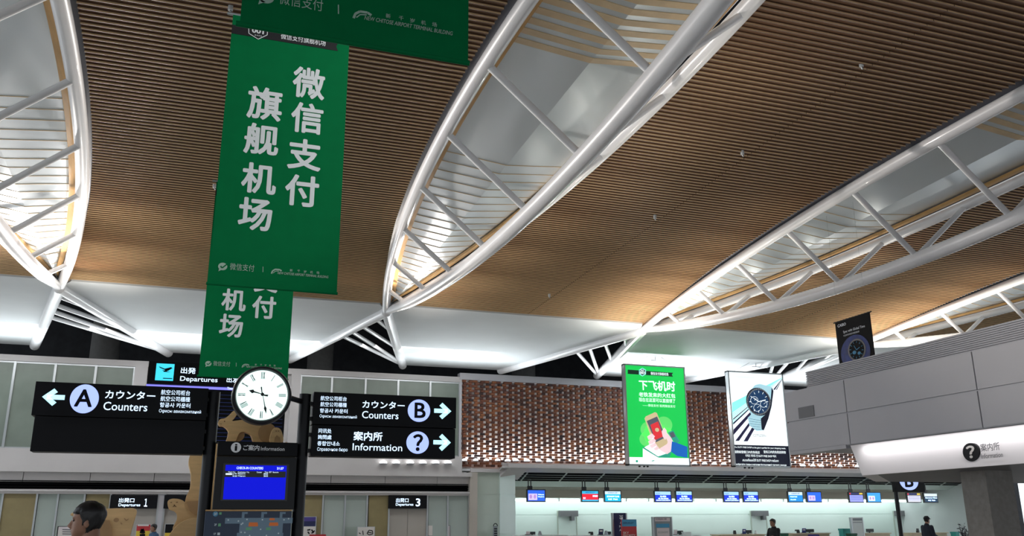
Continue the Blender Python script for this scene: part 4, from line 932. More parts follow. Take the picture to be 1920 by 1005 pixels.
for k in range(6): FP.ppoly(b, zp([ap, (822, 525+k*14), (822, 533+k*14)]), 0, .002)
b.build('aqua_ray', 'waqua', pn)
b = MB()
for (x0, y0), (x1, y1) in (((832, 680), (832, 640)), ((845, 722), (872, 722)), ((905, 725), (935, 725)), ((830, 605), (830, 590)), ((830, 570), (830, 560))): 
    def lp(x, y, f): return (x+(ap[0]-x)*f, y+(ap[1]-y)*f)
    FP.ppoly(b, zp([(x0, y0), (x1, y1), lp(x1, y1, .42), lp(x0, y0, .42)]), .002, .004)
for x0, x1 in ((1120, 1132), (1140, 1146)): FP.ppoly(b, zp([ap, (x0, 350), (x1, 352)]), .002, .004)
b.build('dark_ray', 'wband', pn)
wt = MB(); FP.ppoly(wt, zp([(985, 318), (1020, 308), (1110, 330), (1122, 360), (1105, 470), (1080, 560), (1050, 645), (1000, 650), (948, 610), (935, 555), (960, 530), (930, 470), (925, 400)]), .005, .007); w_ = wt.build('wristwatch', 'wsteel', pn)
b = MB(); FP.ppoly(b, zp([(1108, 335), (1122, 360), (1108, 470), (1085, 560), (1052, 645), (1036, 640), (1030, 560), (1075, 520), (1100, 450)]), .007, .009); 
for k in range(5): FP.line(b, zp([(945+k*3, 560+k*18), (1030, 575+k*16)]), .012, .007, .009)
b.build('strap_shade', 'navyp', w_)
FPd = lambda bb, x, y, rx, ry, d0, d1: FP.pdisc(bb, *z7(x, y), rx/3.867, d0, d1, ry=ry/3.867)
b = MB(); FPd(b, 1014, 438, 90, 102, .009, .011); b.build('bezel', 'navyp', w_)
b = MB(); FPd(b, 1014, 438, 72, 84, .011, .013); b.build('dial', 'wdial', w_)
b = MB()
for a in range(60):
    an = a*math.pi/30; f0, f1 = (.86, .97)
    FP.line(b, zp([(1014+90*f0*math.cos(an), 438+102*f0*math.sin(an)), (1014+90*f1*math.cos(an), 438+102*f1*math.sin(an))]), .006, .011, .014)
for a in range(12):
    an = a*math.pi/6; FP.line(b, zp([(1014+54*math.cos(an), 438+63*math.sin(an)), (1014+68*math.cos(an), 438+79*math.sin(an))]), .022, .013, .016)
for x, y, r in ((982, 428, 27), (1003, 482, 26), (1050, 455, 24)):
    for a in range(24): an = a*math.pi/12; an2 = an+math.pi/12; FP.line(b, zp([(x+r*math.cos(an), y+r*math.sin(an)), (x+r*math.cos(an2), y+r*math.sin(an2))]), .012, .013, .016)
    FP.line(b, zp([(x, y), (x+r*.6, y-r*.5)]), .012, .013, .016)
FP.line(b, zp([(1014, 438), (1064, 424)]), .03, .016, .019); FP.line(b, zp([(1014, 438), (975, 410)]), .03, .016, .019); b.build('watch_mark', 'posterwhite', w_)
b = MB(); FP.text(b, 'CITIZEN', z7(975, 680)[0], z7(1068, 680)[0], z7(0, 683)[1], 5, .003, 0); FP.text(b, 'ECO-DRIVE SATELLITE WAVE', z7(845, 0)[0], z7(985, 0)[0], z7(0, 260)[1], 3, .003, 0); b.build('pale_lettering', 'lettergrey' if 'lettergrey' in M else 'pinkgrey', pn)

# black watch banner behind the bulkhead
XB = 13.5
FX = Face('X', XB)
pc = [FX.px(1567, 603), FX.px(1632, 586), FX.px(1640, 690), FX.px(1575, 708)]
u0, u1 = (pc[0][0]+pc[3][0])/2, (pc[1][0]+pc[2][0])/2; v1, v0 = (pc[0][1]+pc[1][1])/2, 4.2
t = root('watch_banner', (XB, -(u0+u1)/2, v0), 'black hanging banner with a blue wristwatch rising behind the ribbed parapet', 'banner')
b = MB(); FX.box(b, u0, u1, v0, v1, -.02, 0); cl = b.build('cloth', 'nearblack', t)
b = MB(); FX.text(b, 'CASIO', 1570.5, 1586.5, 609.4, 5.5, .004, .03); FX.text(b, 'Sync with Global Time', 1580.7, 1622.5, 617.5, 6.5, .004, .006); FX.text(b, '与全球时间同步的精准腕表', 1581, 1612, 625.5, 3.6, .004, .0); b.build('lettering', 'letterdim', cl)
b = MB(); FX.pdisc(b, 1604, 661, 28, 0, .004, ry=34); b.build('blue_globe', 'casioblue', cl)
b = MB(); FX.pdisc(b, 1607, 656, 17, .004, .010, ry=21); wd = b.build('watch_case', 'darkgrey', cl)
b = MB(); FX.pdisc(b, 1607, 656, 14, .010, .014, ry=18); b.build('watch_dial', 'nearblack', wd)
b = MB()
for a in range(12): an = a*math.pi/6; FX.line(b, [(1607+10*math.cos(an), 656+13*math.sin(an)), (1607+13*math.cos(an), 656+16.5*math.sin(an))], .012, .014, .018)
FX.line(b, [(1607, 656), (1613, 651)], .014, .014, .018); FX.line(b, [(1607, 656), (1602, 648)], .014, .014, .018); FX.pdisc(b, 1603, 661, 3.5, .014, .016, n=16); FX.pdisc(b, 1612, 662, 3, .014, .016, n=16); b.build('watch_mark', 'skyblue', wd)
b = MB(); b.tube([(XB+.01, -u0+.05, v1), (XB+.01, -u1-.05, v1)], .016, 8); b.build('top_rod', 'bezel', t)
for u in (u0+.1, u1-.1):
    b = MB(); b.tube([(XB+.01, -u, v1), (XB+.01, -u, 8.6)], .0015, 5); b.build('hanging_cable', 'cable', t)

# small ceiling fittings on the seams of the slats
for p, lab in (((1615, 123), 'small white ceiling fitting nearest the top right'), ((1392, 288), 'small white ceiling fitting in the middle of the broad wooden bay'), ((1228, 408), 'small white ceiling fitting right of the second truss'), ((1030, 555), 'small white ceiling fitting close to the white soffit'), ((432, 17), 'small white ceiling fitting left of the top of the large banner'), ((402, 350), 'small white ceiling fitting left of the large banner halfway down')):
    q = at(*p, Z=8.8); s = YN-q[1]; zc = zceil(s); q = at(*p, Z=zc-.03)
    t = root('ceiling_fitting', tuple(q), lab, 'ceiling fitting')
    b = MB(); b.tube([(q[0], q[1], q[2]+.06), (q[0], q[1], q[2]-.02)], .035, 14); b.build('cup', 'white', t, smooth=True)
    b = MB(); b.tube([(q[0], q[1], q[2]-.02), (q[0]+.02, q[1], q[2]-.06)], .016, 10); b.build('nozzle', 'alu', t, smooth=True)

# ================================================================== FLIGHT SCREENS OVER THE COUNTERS
YSC = 36.7
FSN = Face('Y', YSC)
SCR = [(988, 1023, 917.5, 941, 'blue', 'blue flight screen with a pale picture, leftmost over the counters'),
       (1090, 1123, 919, 941.3, 'red', 'flight screen with a red middle band over the counters'),
       (1133, 1165, 919.5, 941.5, 'cyan', 'white and cyan flight screen right beside the red banded one'),
       (1227, 1259, 920, 941.6, 'kl', 'blue flight screen with a pale head, right of the wide gap after the cyan one'),
       (1267, 1298.5, 920, 941.6, 'kl', 'blue flight screen with a pale head, below the right edge of the green poster'),
       (1356.5, 1386.5, 920.5, 941.8, 'kl', 'blue flight screen with a pale head, just left below the watch poster'),
       (1393.5, 1422.5, 920.5, 941.8, 'kl', 'blue flight screen with a pale head, right under the watch poster'),
       (1477.5, 1506, 921, 942, 'sky', 'sky blue flight screen right of the watch poster'),
       (1513, 1540.5, 921.5, 942, 'pic', 'deep blue flight screen with a pale square, right of the sky blue one'),
       (1592, 1619, 922.5, 942.4, 'tab', 'lavender flight screen with a coloured head left of the post'),
       (1625.5, 1652, 922.5, 942.5, 'pic2', 'light blue flight screen with a white square left of the post'),
       (1701, 1727, 923.5, 942.6, 'tabw', 'white flight screen with a coloured head right of the post'),
       (1732.5, 1758.5, 924, 942.8, 'eco', 'dark blue flight screen with a white head, rightmost over the counters')]
def em(n, c, e=.95): return mat('scr_'+n, c, .4, emit=e)
for x0, x1, ya, yb, kind, lab in SCR:
    r = FSN.rect(x0, x1, ya, yb); u0, u1, v0, v1 = r
    t = root('flight_screen', ((u0+u1)/2, YSC, v0), lab, 'screen', 'flight screens over the check-in counters')
    b = MB(); FSN.box(b, u0, u1, v0, v1, -.1, 0); b.build('casing', 'bezel', t)
    z3_ = zd_ + (ze_-zd_)*.05; b = MB(); FSN.box(b, u0+.06, u0+.10, v1, z3_+.12, -.05, -.02); FSN.box(b, u0+.18, u0+.22, v1, z3_+.12, -.05, -.02); FSN.box(b, u0+.04, u0+.26, v1+.0, v1+.14, -.06, -.012); b.build('bracket', 'bezel', t)
    W, H = u1-u0-.08, v1-v0-.08; a, c = u0+.04, v0+.04
    def R(nm, m, p, q, r_, s_, d=.004):
        b = MB(); FSN.box(b, a+W*p, a+W*q, c+H*r_, c+H*s_, d-.004, d); b.build(nm, m, t)
    def TX_(s_, p, q, y, h, m='letter'):
        b = MB(); vs, fs = glyphs(s_, .01, 0.); b.add([FSN.P(a+W*(p+(q-p)*i), c+H*(y+(j-.5)*h), .010) for i, j in vs], fs); b.build('lettering', m, t)
    if kind == 'blue':
        R('display', em('blue', '2f66e8'), 0, 1, 0, 1); R('picture', em('lav', 'd9c8f2'), .04, .55, .08, .68, .008)
        for f in (.17, .41): 
            b = MB(); FSN.disc(b, a+W*f, c+H*.4, W*.08, H*.2, .004, .010, n=20); b.build('picture_ring', em('lav2', 'b48fd0'), t)
        TX_('Welcome', .6, .95, .6, .1); TX_('Check-in', .6, .95, .4, .1)
    elif kind == 'red':
        R('display', em('red', 'ee2438'), 0, 1, .14, .72); R('head_band', em('aero', '38b4e0'), 0, 1, .72, 1); R('foot_band', em('aero', '38b4e0'), 0, 1, 0, .14); TX_('AEROFLOT', .2, .8, .86, .12, 'scrdark'); TX_('SKY PRIORITY', .66, .97, .5, .16); TX_('SU', .06, .2, .3, .14)
    elif kind == 'cyan':
        R('display', em('cyan', '18b6e6'), 0, 1, 0, .7); R('head_band', em('pale', 'd3ecf5'), 0, 1, .7, 1); TX_('KOREAN AIR', .2, .8, .85, .13, 'scrdark'); TX_('ECONOMY CLASS', .12, .9, .48, .16); TX_('KE 766', .2, .8, .2, .14)
    elif kind == 'kl':
        R('display', em('kl', '1a39d8'), 0, 1, 0, .66); R('head_band', em('pale2', 'a9d8f2'), 0, 1, .66, 1); TX_('KLM', .08, .3, .8, .13, 'scrblue'); TX_('KL4256', .32, .7, .5, .15); TX_('KE 766 SEOUL', .2, .85, .28, .12); TX_('ECONOMY CLASS CHECK IN', .06, .96, .1, .1)
    elif kind == 'sky':
        R('display', em('sky', '1d8fe8'), 0, 1, 0, .68); R('head_band', em('pale', 'd3ecf5'), 0, 1, .68, 1); TX_('KOREAN AIR', .2, .8, .84, .13, 'scrdark'); TX_('PRESTIGE', .1, .6, .5, .1); TX_('CLASS', .1, .5, .2, .1)
    elif kind in ('pic', 'pic2'):
        R('display', em(kind, '1f66f0' if kind == 'pic' else '3aa0ee'), 0, 1, 0, 1); R('picture', em('lav', 'd9c8f2') if kind == 'pic' else em('whitep', 'e8eef4'), .06, .56, .1, .66, .008)
        for f in (.2, .42):
            b = MB(); FSN.disc(b, a+W*f, c+H*.38, W*.07, H*.17, .004, .010, n=20); b.build('picture_ring', em('lav2', 'b48fd0'), t)
    elif kind in ('tab', 'tabw'):
        R('display', em(kind, '9aa2f0' if kind == 'tab' else 'dcdcea'), 0, 1, 0, .74); R('head_band', em('hd', '27306e', .6), .1, .75, .82, 1); R('head_red', em('hdr', 'd83a4e'), 0, .1, .82, 1); R('head_yellow', em('hdy', 'e0c24a'), .75, 1, .82, 1)
        for y in (.58, .4, .22): R('row', em('row', '6d72c8', .5), .06, .94, y, y+.05, .008)
    else:
        R('display', em('eco', '16405f', .5), 0, 1, 0, .66); R('head_band', em('ecoh', 'd4e2e2'), 0, 1, .66, 1); TX_('Economy Class', .06, .96, .48, .18); TX_('KE 766', .25, .8, .2, .14)

# ================================================================== CHECK-IN DESKS AND WHAT STANDS ON THEM
YK = 33.0
FKD = Face('Y', YK)
DESK = [(975, 1062, 1003, 'deskwhite', 'pale check-in desk at the left end of the counters'), (1075, 1146, 1003.4, 'deskwhite', 'pale check-in desk in front of the leftmost service door'),
        (1256, 1312, 1003, 'deskwhite', 'pale check-in desk right of the grey airline sign'), (1351, 1434, 1001.6, 'deskwood', 'light wooden check-in desk left of the man with folded arms'),
        (1484.5, 1555, 999.6, 'deskwood', 'light wooden check-in desk right of the man with folded arms'), (1619, 1668.5, 999.2, 'deskwood', 'light wooden check-in desk left of the tall sign post'),
        (1709, 1775.5, 998.6, 'deskwood', 'light wooden check-in desk behind the man in the cap')]
ztops = []
for x0, x1, y, m, lab in DESK:
    u0, u1 = FKD.px(x0, y)[0], FKD.px(x1, y)[0]; v = FKD.px((x0+x1)/2, y)[1]
    t = root('check_in_desk', ((u0+u1)/2, YK, 0), lab, 'desk', 'check-in desks')
    b = MB(); FKD.box(b, u0, u1, .1, v-.04, -.7, 0); b.build('body', m, t, bevel=.01)
    b = MB(); FKD.box(b, u0-.04, u1+.04, v-.04, v, -.75, .06); b.build('top', 'deskwhite' if m == 'deskwhite' else 'deskwood', t, bevel=.006)
    b = MB(); FKD.box(b, u0+.04, u1-.04, 0, .1, -.68, -.04); b.build('kick_plate', 'darkgrey', t)
    ztops.append((u0, u1, v))
def desk_z(x):
    u = FKD.px(x, 1000)[0]; q = [v for a, c, v in ztops if a-.2 <= u <= c+.2]
    return q[0] if q else None
def on_desk(name, x0, x1, ytop, m, lab, cat, dback=.3, kind='mon'):
    F = Face('Y', YK+dback); r = F.rect(x0, x1, ytop, ytop+6); u0, u1 = r[0], r[1]; v1 = F.px((x0+x1)/2, ytop)[1]; v0 = desk_z((x0+x1)/2)
    if v0 is None: v0 = 1.05
    v1 = max(v1, v0+.12)
    t = root(name, ((u0+u1)/2, YK+dback, v0), lab, cat)
    if kind == 'mon':
        b = MB(); F.box(b, u0, u1, v0+(v1-v0)*.22, v1, -.05, 0); b.build('screen_back', m, t, bevel=.008); um = (u0+u1)/2
        b = MB(); F.box(b, um-.03, um+.03, v0, v0+(v1-v0)*.3, -.08, -.04); F.box(b, um-.1, um+.1, v0, v0+.015, -.14, .04); b.build('foot', m, t)
    elif kind == 'card':
        b = MB(); F.poly(b, [(u0, v0), (u1, v0), (u1+.03, v1), (u0+.03, v1)], -.02, 0); b.build('panel', m, t); b = MB(); F.box(b, u0, u1, v0, v0+.02, -.12, .05); b.build('foot', 'bezel', t)
        b = MB(); F.box(b, u0+.05, u1-.02, v0+(v1-v0)*.55, v0+(v1-v0)*.8, 0, .004); b.build('print', 'paper', t)
    elif kind == 'phone':
        b = MB(); F.poly(b, [(u0, v1-.06), (u0+.02, v1), (u1, v1), (u1, v0+.1), (u1-.05, v0+.1), (u1-.05, v1-.07)], -.06, 0); b.build('head', m, t); b = MB(); F.box(b, u1-.08, u1, v0, v0+.1, -.1, .02); b.build('base', m, t)
    elif kind == 'dome':
        um, rr = (u0+u1)/2, (u1-u0)/2; b = MB(); b.tube([(um, YK+dback-.02, v0), (um, YK+dback-.02, v0+.02), (um, YK+dback-.02, v0+.03), (um, YK+dback-.02, v1)], [rr, rr, rr*.85, rr*.55], 14); b.build('drum', m, t, smooth=True); b = MB(); b.ball((um, YK+dback-.02, v1), rr*.55, 1, 1, .5); b.build('cap', m, t, smooth=True)
    else:
        b = MB(); F.box(b, u0, u1, v0, v1, -.2, 0); b.build('bin', m, t, bevel=.01); b = MB(); F.box(b, u0-.02, u1+.02, v1-.04, v1, -.22, .02); b.build('lid', m, t, bevel=.006)
    return t
on_desk('desk_card', 986, 993, 996, 'pinkgrey', 'pale pink card standing on the leftmost pale desk', 'card', .3, 'card')
on_desk('desk_monitor', 993.5, 1004, 998, 'monitor', 'dark monitor on the leftmost pale desk', 'monitor', .5)
on_desk('desk_fan', 1008, 1016, 1000, 'greysign', 'small grey rounded drum on the leftmost pale desk', 'drum', .3, 'dome')
on_desk('desk_scanner', 1104, 1112, 997, 'bezel', 'small dark scanner on a stand in front of the leftmost service door', 'scanner', .3, 'phone')
on_desk('desk_card', 1122, 1130.5, 992, 'navysign', 'navy information card on the pale desk left of the tall navy sign', 'card', .3, 'card')
on_desk('desk_fan', 1132, 1140, 996, 'greysign', 'small grey rounded drum beside the navy card', 'drum', .3, 'dome')
on_desk('desk_monitor', 1139.5, 1146, 996.5, 'monitor', 'small dark monitor close to the tall navy sign', 'monitor', .45)
on_desk('desk_card', 1263, 1269, 993, 'pinkgrey', 'pale card on the desk right of the grey airline sign', 'card', .3, 'card')
on_desk('desk_monitor', 1270.5, 1281, 995, 'monitor', 'dark monitor on the desk right of the grey airline sign', 'monitor')
on_desk('desk_tray', 1283, 1296, 998, 'deskwhite', 'white box on the desk right of the grey airline sign', 'box', .05, 'box')
on_desk('desk_scanner', 1376, 1380, 994.5, 'bezel', 'tiny dark scanner at the left of the wooden desk by the man with folded arms', 'scanner', .2, 'phone')
on_desk('desk_card', 1391.5, 1398, 992, 'casioblue', 'blue card on the wooden desk left of the man with folded arms', 'card', .2, 'card')
on_desk('desk_monitor', 1398, 1409.5, 994, 'monitor', 'dark monitor on the wooden desk left of the man with folded arms', 'monitor')
on_desk('desk_fan', 1414, 1420, 995.5, 'deskwhite', 'small white drum on the wooden desk beside the man with folded arms', 'drum', .3, 'dome')
on_desk('desk_scanner', 1491.5, 1499, 993, 'bezel', 'dark scanner on the wooden desk right of the man with folded arms', 'scanner', .3, 'phone')
on_desk('desk_card', 1503.5, 1510.5, 990.5, 'casioblue', 'blue card on the wooden desk right of the man with folded arms', 'card', .3, 'card')
on_desk('desk_monitor', 1512, 1526.5, 992, 'monitor', 'wide dark monitor on the wooden desk right of the man with folded arms', 'monitor')
on_desk('desk_monitor', 1625, 1638.5, 991.5, 'monitor', 'wide dark monitor on the wooden desk left of the tall sign post', 'monitor')
on_desk('desk_telephone', 1719.5, 1723, 991, 'bezel', 'small black handset left of the man in the cap', 'telephone', .3, 'phone')
on_desk('desk_monitor', 1741, 1748.5, 990.5, 'monitor', 'dark monitor right behind the man in the cap', 'monitor')
for x0, x1, y, m, lab in ((1581, 1599.5, 991, 'teal', 'tall teal bin left of the narrow grey stand'), (1596, 1607, 1000, 'posterink', 'dark green low bin in front of the teal one'), (1465, 1478, 1000, 'posterink', 'dark green low bin beside the man with folded arms'), (1792, 1799, 997, 'teal', 'small teal bin near the stone column'), (1524.5, 1535.5, 1002, 'purple', 'purple low box before the wooden desk under the deep blue screen')):
    yb_ = 31.1 if 'front of the teal' in lab else YK-.6
    F = Face('Y', yb_); r = F.rect(x0, x1, y, y+8); v1 = F.px((x0+x1)/2, y)[1]
    t = root('counter_bin', ((r[0]+r[1])/2, yb_, 0), lab, 'bin')
    b = MB(); F.poly(b, [(r[0]+.03, 0), (r[1]-.03, 0), (r[1], v1-.08), (r[0], v1-.08)], -.3, 0); b.build('body', m, t, bevel=.01)
    b = MB(); F.box(b, r[0]-.01, r[1]+.01, v1-.08, v1, -.32, .02); b.build('lid', m, t, bevel=.008)
# tall standing signs
def stand(name, Y, x0, x1, y, m, lab, parts, side=True):
    F = Face('Y', Y); r = F.rect(x0, x1, y, y+20); v1 = F.px((x0+x1)/2, y)[1]; u0, u1 = r[0], r[1]
    t = root(name, ((u0+u1)/2, Y, 0), lab, 'sign')
    b = MB(); F.box(b, u0, u1, .04, v1, -.09, 0); b.build('panel', m, t, bevel=.008)
    if side: b = MB(); F.box(b, u0-.05, u0+.0, .04, v1, -.12, .01); F.box(b, u1, u1+.05, .04, v1, -.12, .01); b.build('side_rail', 'alu', t)
    b = MB(); F.box(b, u0-.1, u1+.1, 0, .04, -.35, .25); b.build('base', 'alu', t)
    for kind, nm, a in parts:
        b = MB()
        if kind == 'b': p, q, ya, yb, mm = a; F.pbox(b, p, q, ya, yb, 0, .005)
        else: s_, p, q, yc, h, mm = a; F.text(b, s_, p, q, yc, h, .008, .012)
        b.build(nm, mm, t)
stand('airline_stand', 31.4, 1150.5, 1173.5, 961.8, 'navysign', 'tall navy sign panel with pale writing behind the red priority sign', [('t', 'emblem', ('✈', 1161, 1168, 970, 8, 'letterdim')), ('t', 'lettering', ('A', 1162, 1166, 980, 4, 'letterdim')), ('t', 'lettering', ('N', 1161, 1166, 987, 4, 'letterdim')), ('t', 'lettering', ('A', 1161, 1165, 994, 4, 'letterdim'))])
stand('priority_stand', 30.6, 1166, 1193.5, 973.8, 'skyred', 'red priority sign with a blue head in front of the navy panel', [('b', 'head_band', (1166, 1193.5, 974, 987, 'skyblue')), ('t', 'head_lettering', ('AEROFLOT', 1168, 1188, 980.5, 3.4, 'navysign')), ('t', 'lettering', ('SKY', 1168, 1179, 999, 4.2, 'paper')), ('t', 'lettering', ('PRIORITY', 1168, 1191, 1004, 4.2, 'paper'))], side=False)
stand('airline_stand', 31.4, 1226, 1258.5, 969, 'greysign', 'wide grey airline sign with a pale head left of the pale desk', [('b', 'head_band', (1228, 1256, 971, 977.5, 'pinkgrey')), ('t', 'head_lettering', ('KOREAN AIR', 1229.5, 1250, 973.2, 3, 'navysign')), ('b', 'blue_band', (1230, 1255, 982, 989, 'skyblue')), ('b', 'lower_sheet', (1232, 1255, 990, 1006, 'pinkgrey')), ('t', 'lower_lettering', ('ECONOMY', 1234, 1253, 998, 3.4, 'greysign'))])
stand('airline_stand', 31.85, 1598, 1617, 970, 'deskwhite', 'narrow pale sign stand left of the tall post', [('b', 'head_band', (1599, 1616, 972, 976, 'greysign')), ('b', 'middle_line', (1599, 1616, 979, 980.2, 'greysign'))])
# small looped device beside the white pier
F = Face('Y', 35.7); u, v = F.px(929, 990)
t = root('queue_device', (u, 35.7, 0), 'narrow grey upright device with a looped top beside the white pier', 'device')
b = MB(); r = F.rect(925.5, 933, 986, 1005); F.box(b, r[0], r[1], .05, F.px(929, 986)[1], -.08, 0); b.build('body', 'greysign', t, bevel=.01)
b = MB(); vt = F.px(929, 986)[1]; uc, rr = (r[0]+r[1])/2, (r[1]-r[0])/2; b.tube([(uc-rr*math.cos(a), 35.72, vt-.02+rr*1.3*math.sin(a)) for a in [i*math.pi/10 for i in range(11)]], .018, 8); b.build('loop', 'post', t, smooth=True)
for k in range(5):
    b = MB(); F.box(b, r[0]+.02, r[1]-.02, vt-.14-.09*k, vt-.09-.09*k, 0, .012); b.build('slot', 'post', t)
b = MB(); F.box(b, r[0]-.08, r[1]+.08, 0, .05, -.2, .12); b.build('base', 'post', t)

# B sign on its post
FBS = Face('Y', 22.0)
r = FBS.rect(1679.5, 1733.5, 900, 922); u0, u1 = r[0], r[1]; v0 = FBS.px(1706, 922.4)[1]
t = root('counter_letter_sign', (FBS.px(1686, 950)[0], 22.0, 0), 'black sign with a lit lavender disc and letter B on a slim post', 'sign')
b = MB(); FBS.box(b, u0, u1, v0, v0+1.02, -.16, 0); b.build('housing', 'black', t, bevel=.004)
b = MB(); FBS.pdisc(b, 1704, 901.5, 17.5, -.002, .004); b.build('letter_disc', 'disc', t)
b = MB(); FBS.text(b, 'B', 1695.5, 1712, 901.5, 24, .006, .03); b.build('disc_letter', 'black', t)
b = MB(); xp = FBS.px(1686.5, 940)[0]; b.tube([(xp, 22.1, 0), (xp, 22.1, v0+.5)], .062, 16); b.build('post', 'post', t, smooth=True)

# dark flowering plant by the column
q = at(1808, 1003, Y=27.5)
t = root('potted_plant', (q[0], 27.5, 0), 'dark twiggy potted plant beside the stone column', 'plant')
b = MB(); b.tube([(q[0], 27.5, 0), (q[0], 27.5, .02), (q[0], 27.5, .42), (q[0], 27.5, .45)], [.16, .18, .24, .25], 18); b.build('pot', 'post', t, smooth=True)
lv = MB(); st = MB()
for k in range(26):
    a = random.uniform(0, 6.28); h = random.uniform(.9, 1.62); sp_ = random.uniform(.05, .30)
    e = Vector((q[0]+sp_*math.cos(a), 27.5+sp_*math.sin(a), h)); s0 = Vector((q[0]+random.uniform(-.06, .06), 27.5, .42)); m = s0.lerp(e, .6)+Vector((0, 0, .08))
    st.tube([s0, m, e], [.008, .006, .003], 5)
    for j in range(9):
        c = s0.lerp(e, .45+.55*random.random())+Vector((random.uniform(-.06, .06), random.uniform(-.06, .06), random.uniform(-.03, .05))); d = Vector((random.uniform(-1, 1), random.uniform(-1, 1), random.uniform(-.3, 1))).normalized(); n_ = d.orthogonal().normalized()*.022
        lv.quad(c-d*.05, c+n_, c+d*.06, c-n_)
st.build('stem', 'trousers', t); lv.build('foliage', mat('dark_leaf', '2e2a34', .6, vary=.3, scale=5), t)

# ================================================================== PEOPLE
LEV = [(-.004, .070, .012, .014), (.0, .080, .0, .024), (.02, .090, -.022, .043), (.045, .092, -.055, .056), (.07, .091, -.075, .063), (.10, .090, -.090, .069), (.12, .086, -.098, .072), (.14, .094, -.103, .074), (.17, .090, -.104, .076), (.20, .068, -.090, .067), (.222, .037, -.058, .047), (.234, .006, -.020, .014)]
def head_xyz(a, z, grow=0.):
    Z = [l[0] for l in LEV]; f, bk, w = (float(np.interp(z, Z, [l[i] for l in LEV])) for i in (1, 2, 3))
    cy, hy = (f+bk)/2, (f-bk)/2
    c, s_ = math.cos(a), math.sin(a); e = .86
    return Vector(((w+grow)*math.copysign(abs(c)**e, c), cy+(hy+grow)*math.copysign(abs(s_)**e, s_), z))
def evaluated(mb, mods):
    me = bpy.data.meshes.new('tmp'); me.from_pydata(mb.v, [], mb.f); o = bpy.data.objects.new('tmp', me); COL.objects.link(o)
    bm = bmesh.new(); bm.from_mesh(me); bmesh.ops.recalc_face_normals(bm, faces=bm.faces); bm.to_mesh(me); bm.free()
    for k, kw in mods:
        m = o.modifiers.new(k, k)
        for p, v in kw.items(): setattr(m, p, v)
    dg = bpy.context.evaluated_depsgraph_get(); r = bpy.data.meshes.new_from_object(o.evaluated_get(dg))
    out = MB(); out.add([tuple(v.co) for v in r.vertices], [tuple(p.vertices) for p in r.polygons]); bpy.data.objects.remove(o)
    return out
def loft(mb, rings, n=24):
    """rings: (centre, rx, ry, forward tilt) stacked upward"""
    vs = []
    for c, rx, ry in rings: vs += [(c[0]+rx*math.cos(2*math.pi*j/n), c[1]+ry*math.sin(2*math.pi*j/n), c[2]) for j in range(n)]
    k = len(rings); mb.add(vs, [(i*n+j, i*n+(j+1) % n, (i+1)*n+(j+1) % n, (i+1)*n+j) for i in range(k-1) for j in range(n)] + [tuple(range(n-1, -1, -1)), tuple((k-1)*n+j for j in range(n))])
def limb(mb, pts, rs):
    mb.tube(pts, rs, 14)
    for p, r_ in zip(pts, rs): mb.ball(p, r_*.99, nu=14, nv=8)
def hand_mesh(mb, wrist, d, side):
    """palm, four unequal bent fingers and a thumb leaving the side of the palm"""
    d = Vector(d).normalized(); up = Vector((side, 0, 0)); ac = d.cross(up).normalized(); nm = ac.cross(d).normalized()
    w = Vector(wrist); palm = w + d*.045
    for k in (-1, 0, 1): mb.tube([w+ac*.010*k, palm+ac*.020*k+d*.04], [.017, .016], 10)
    for k, L in enumerate((.062, .072, .068, .054)):
        b0 = palm + d*.045 + ac*(.028-.0187*k); p1 = b0+d*L*.5-nm*.006; p2 = p1+d*L*.3-nm*.016; p3 = p2+d*L*.16-nm*.018
        mb.tube([b0-d*.02, b0, p1, p2, p3], [.010, .0095, .009, .0082, .007], 8)
    t0 = w+ac*.024+d*.02; mb.tube([t0-ac*.01, t0+ac*.018+d*.028-nm*.008, t0+ac*.024+d*.055-nm*.02, t0+ac*.020+d*.075-nm*.028], [.013, .012, .010, .008], 8)
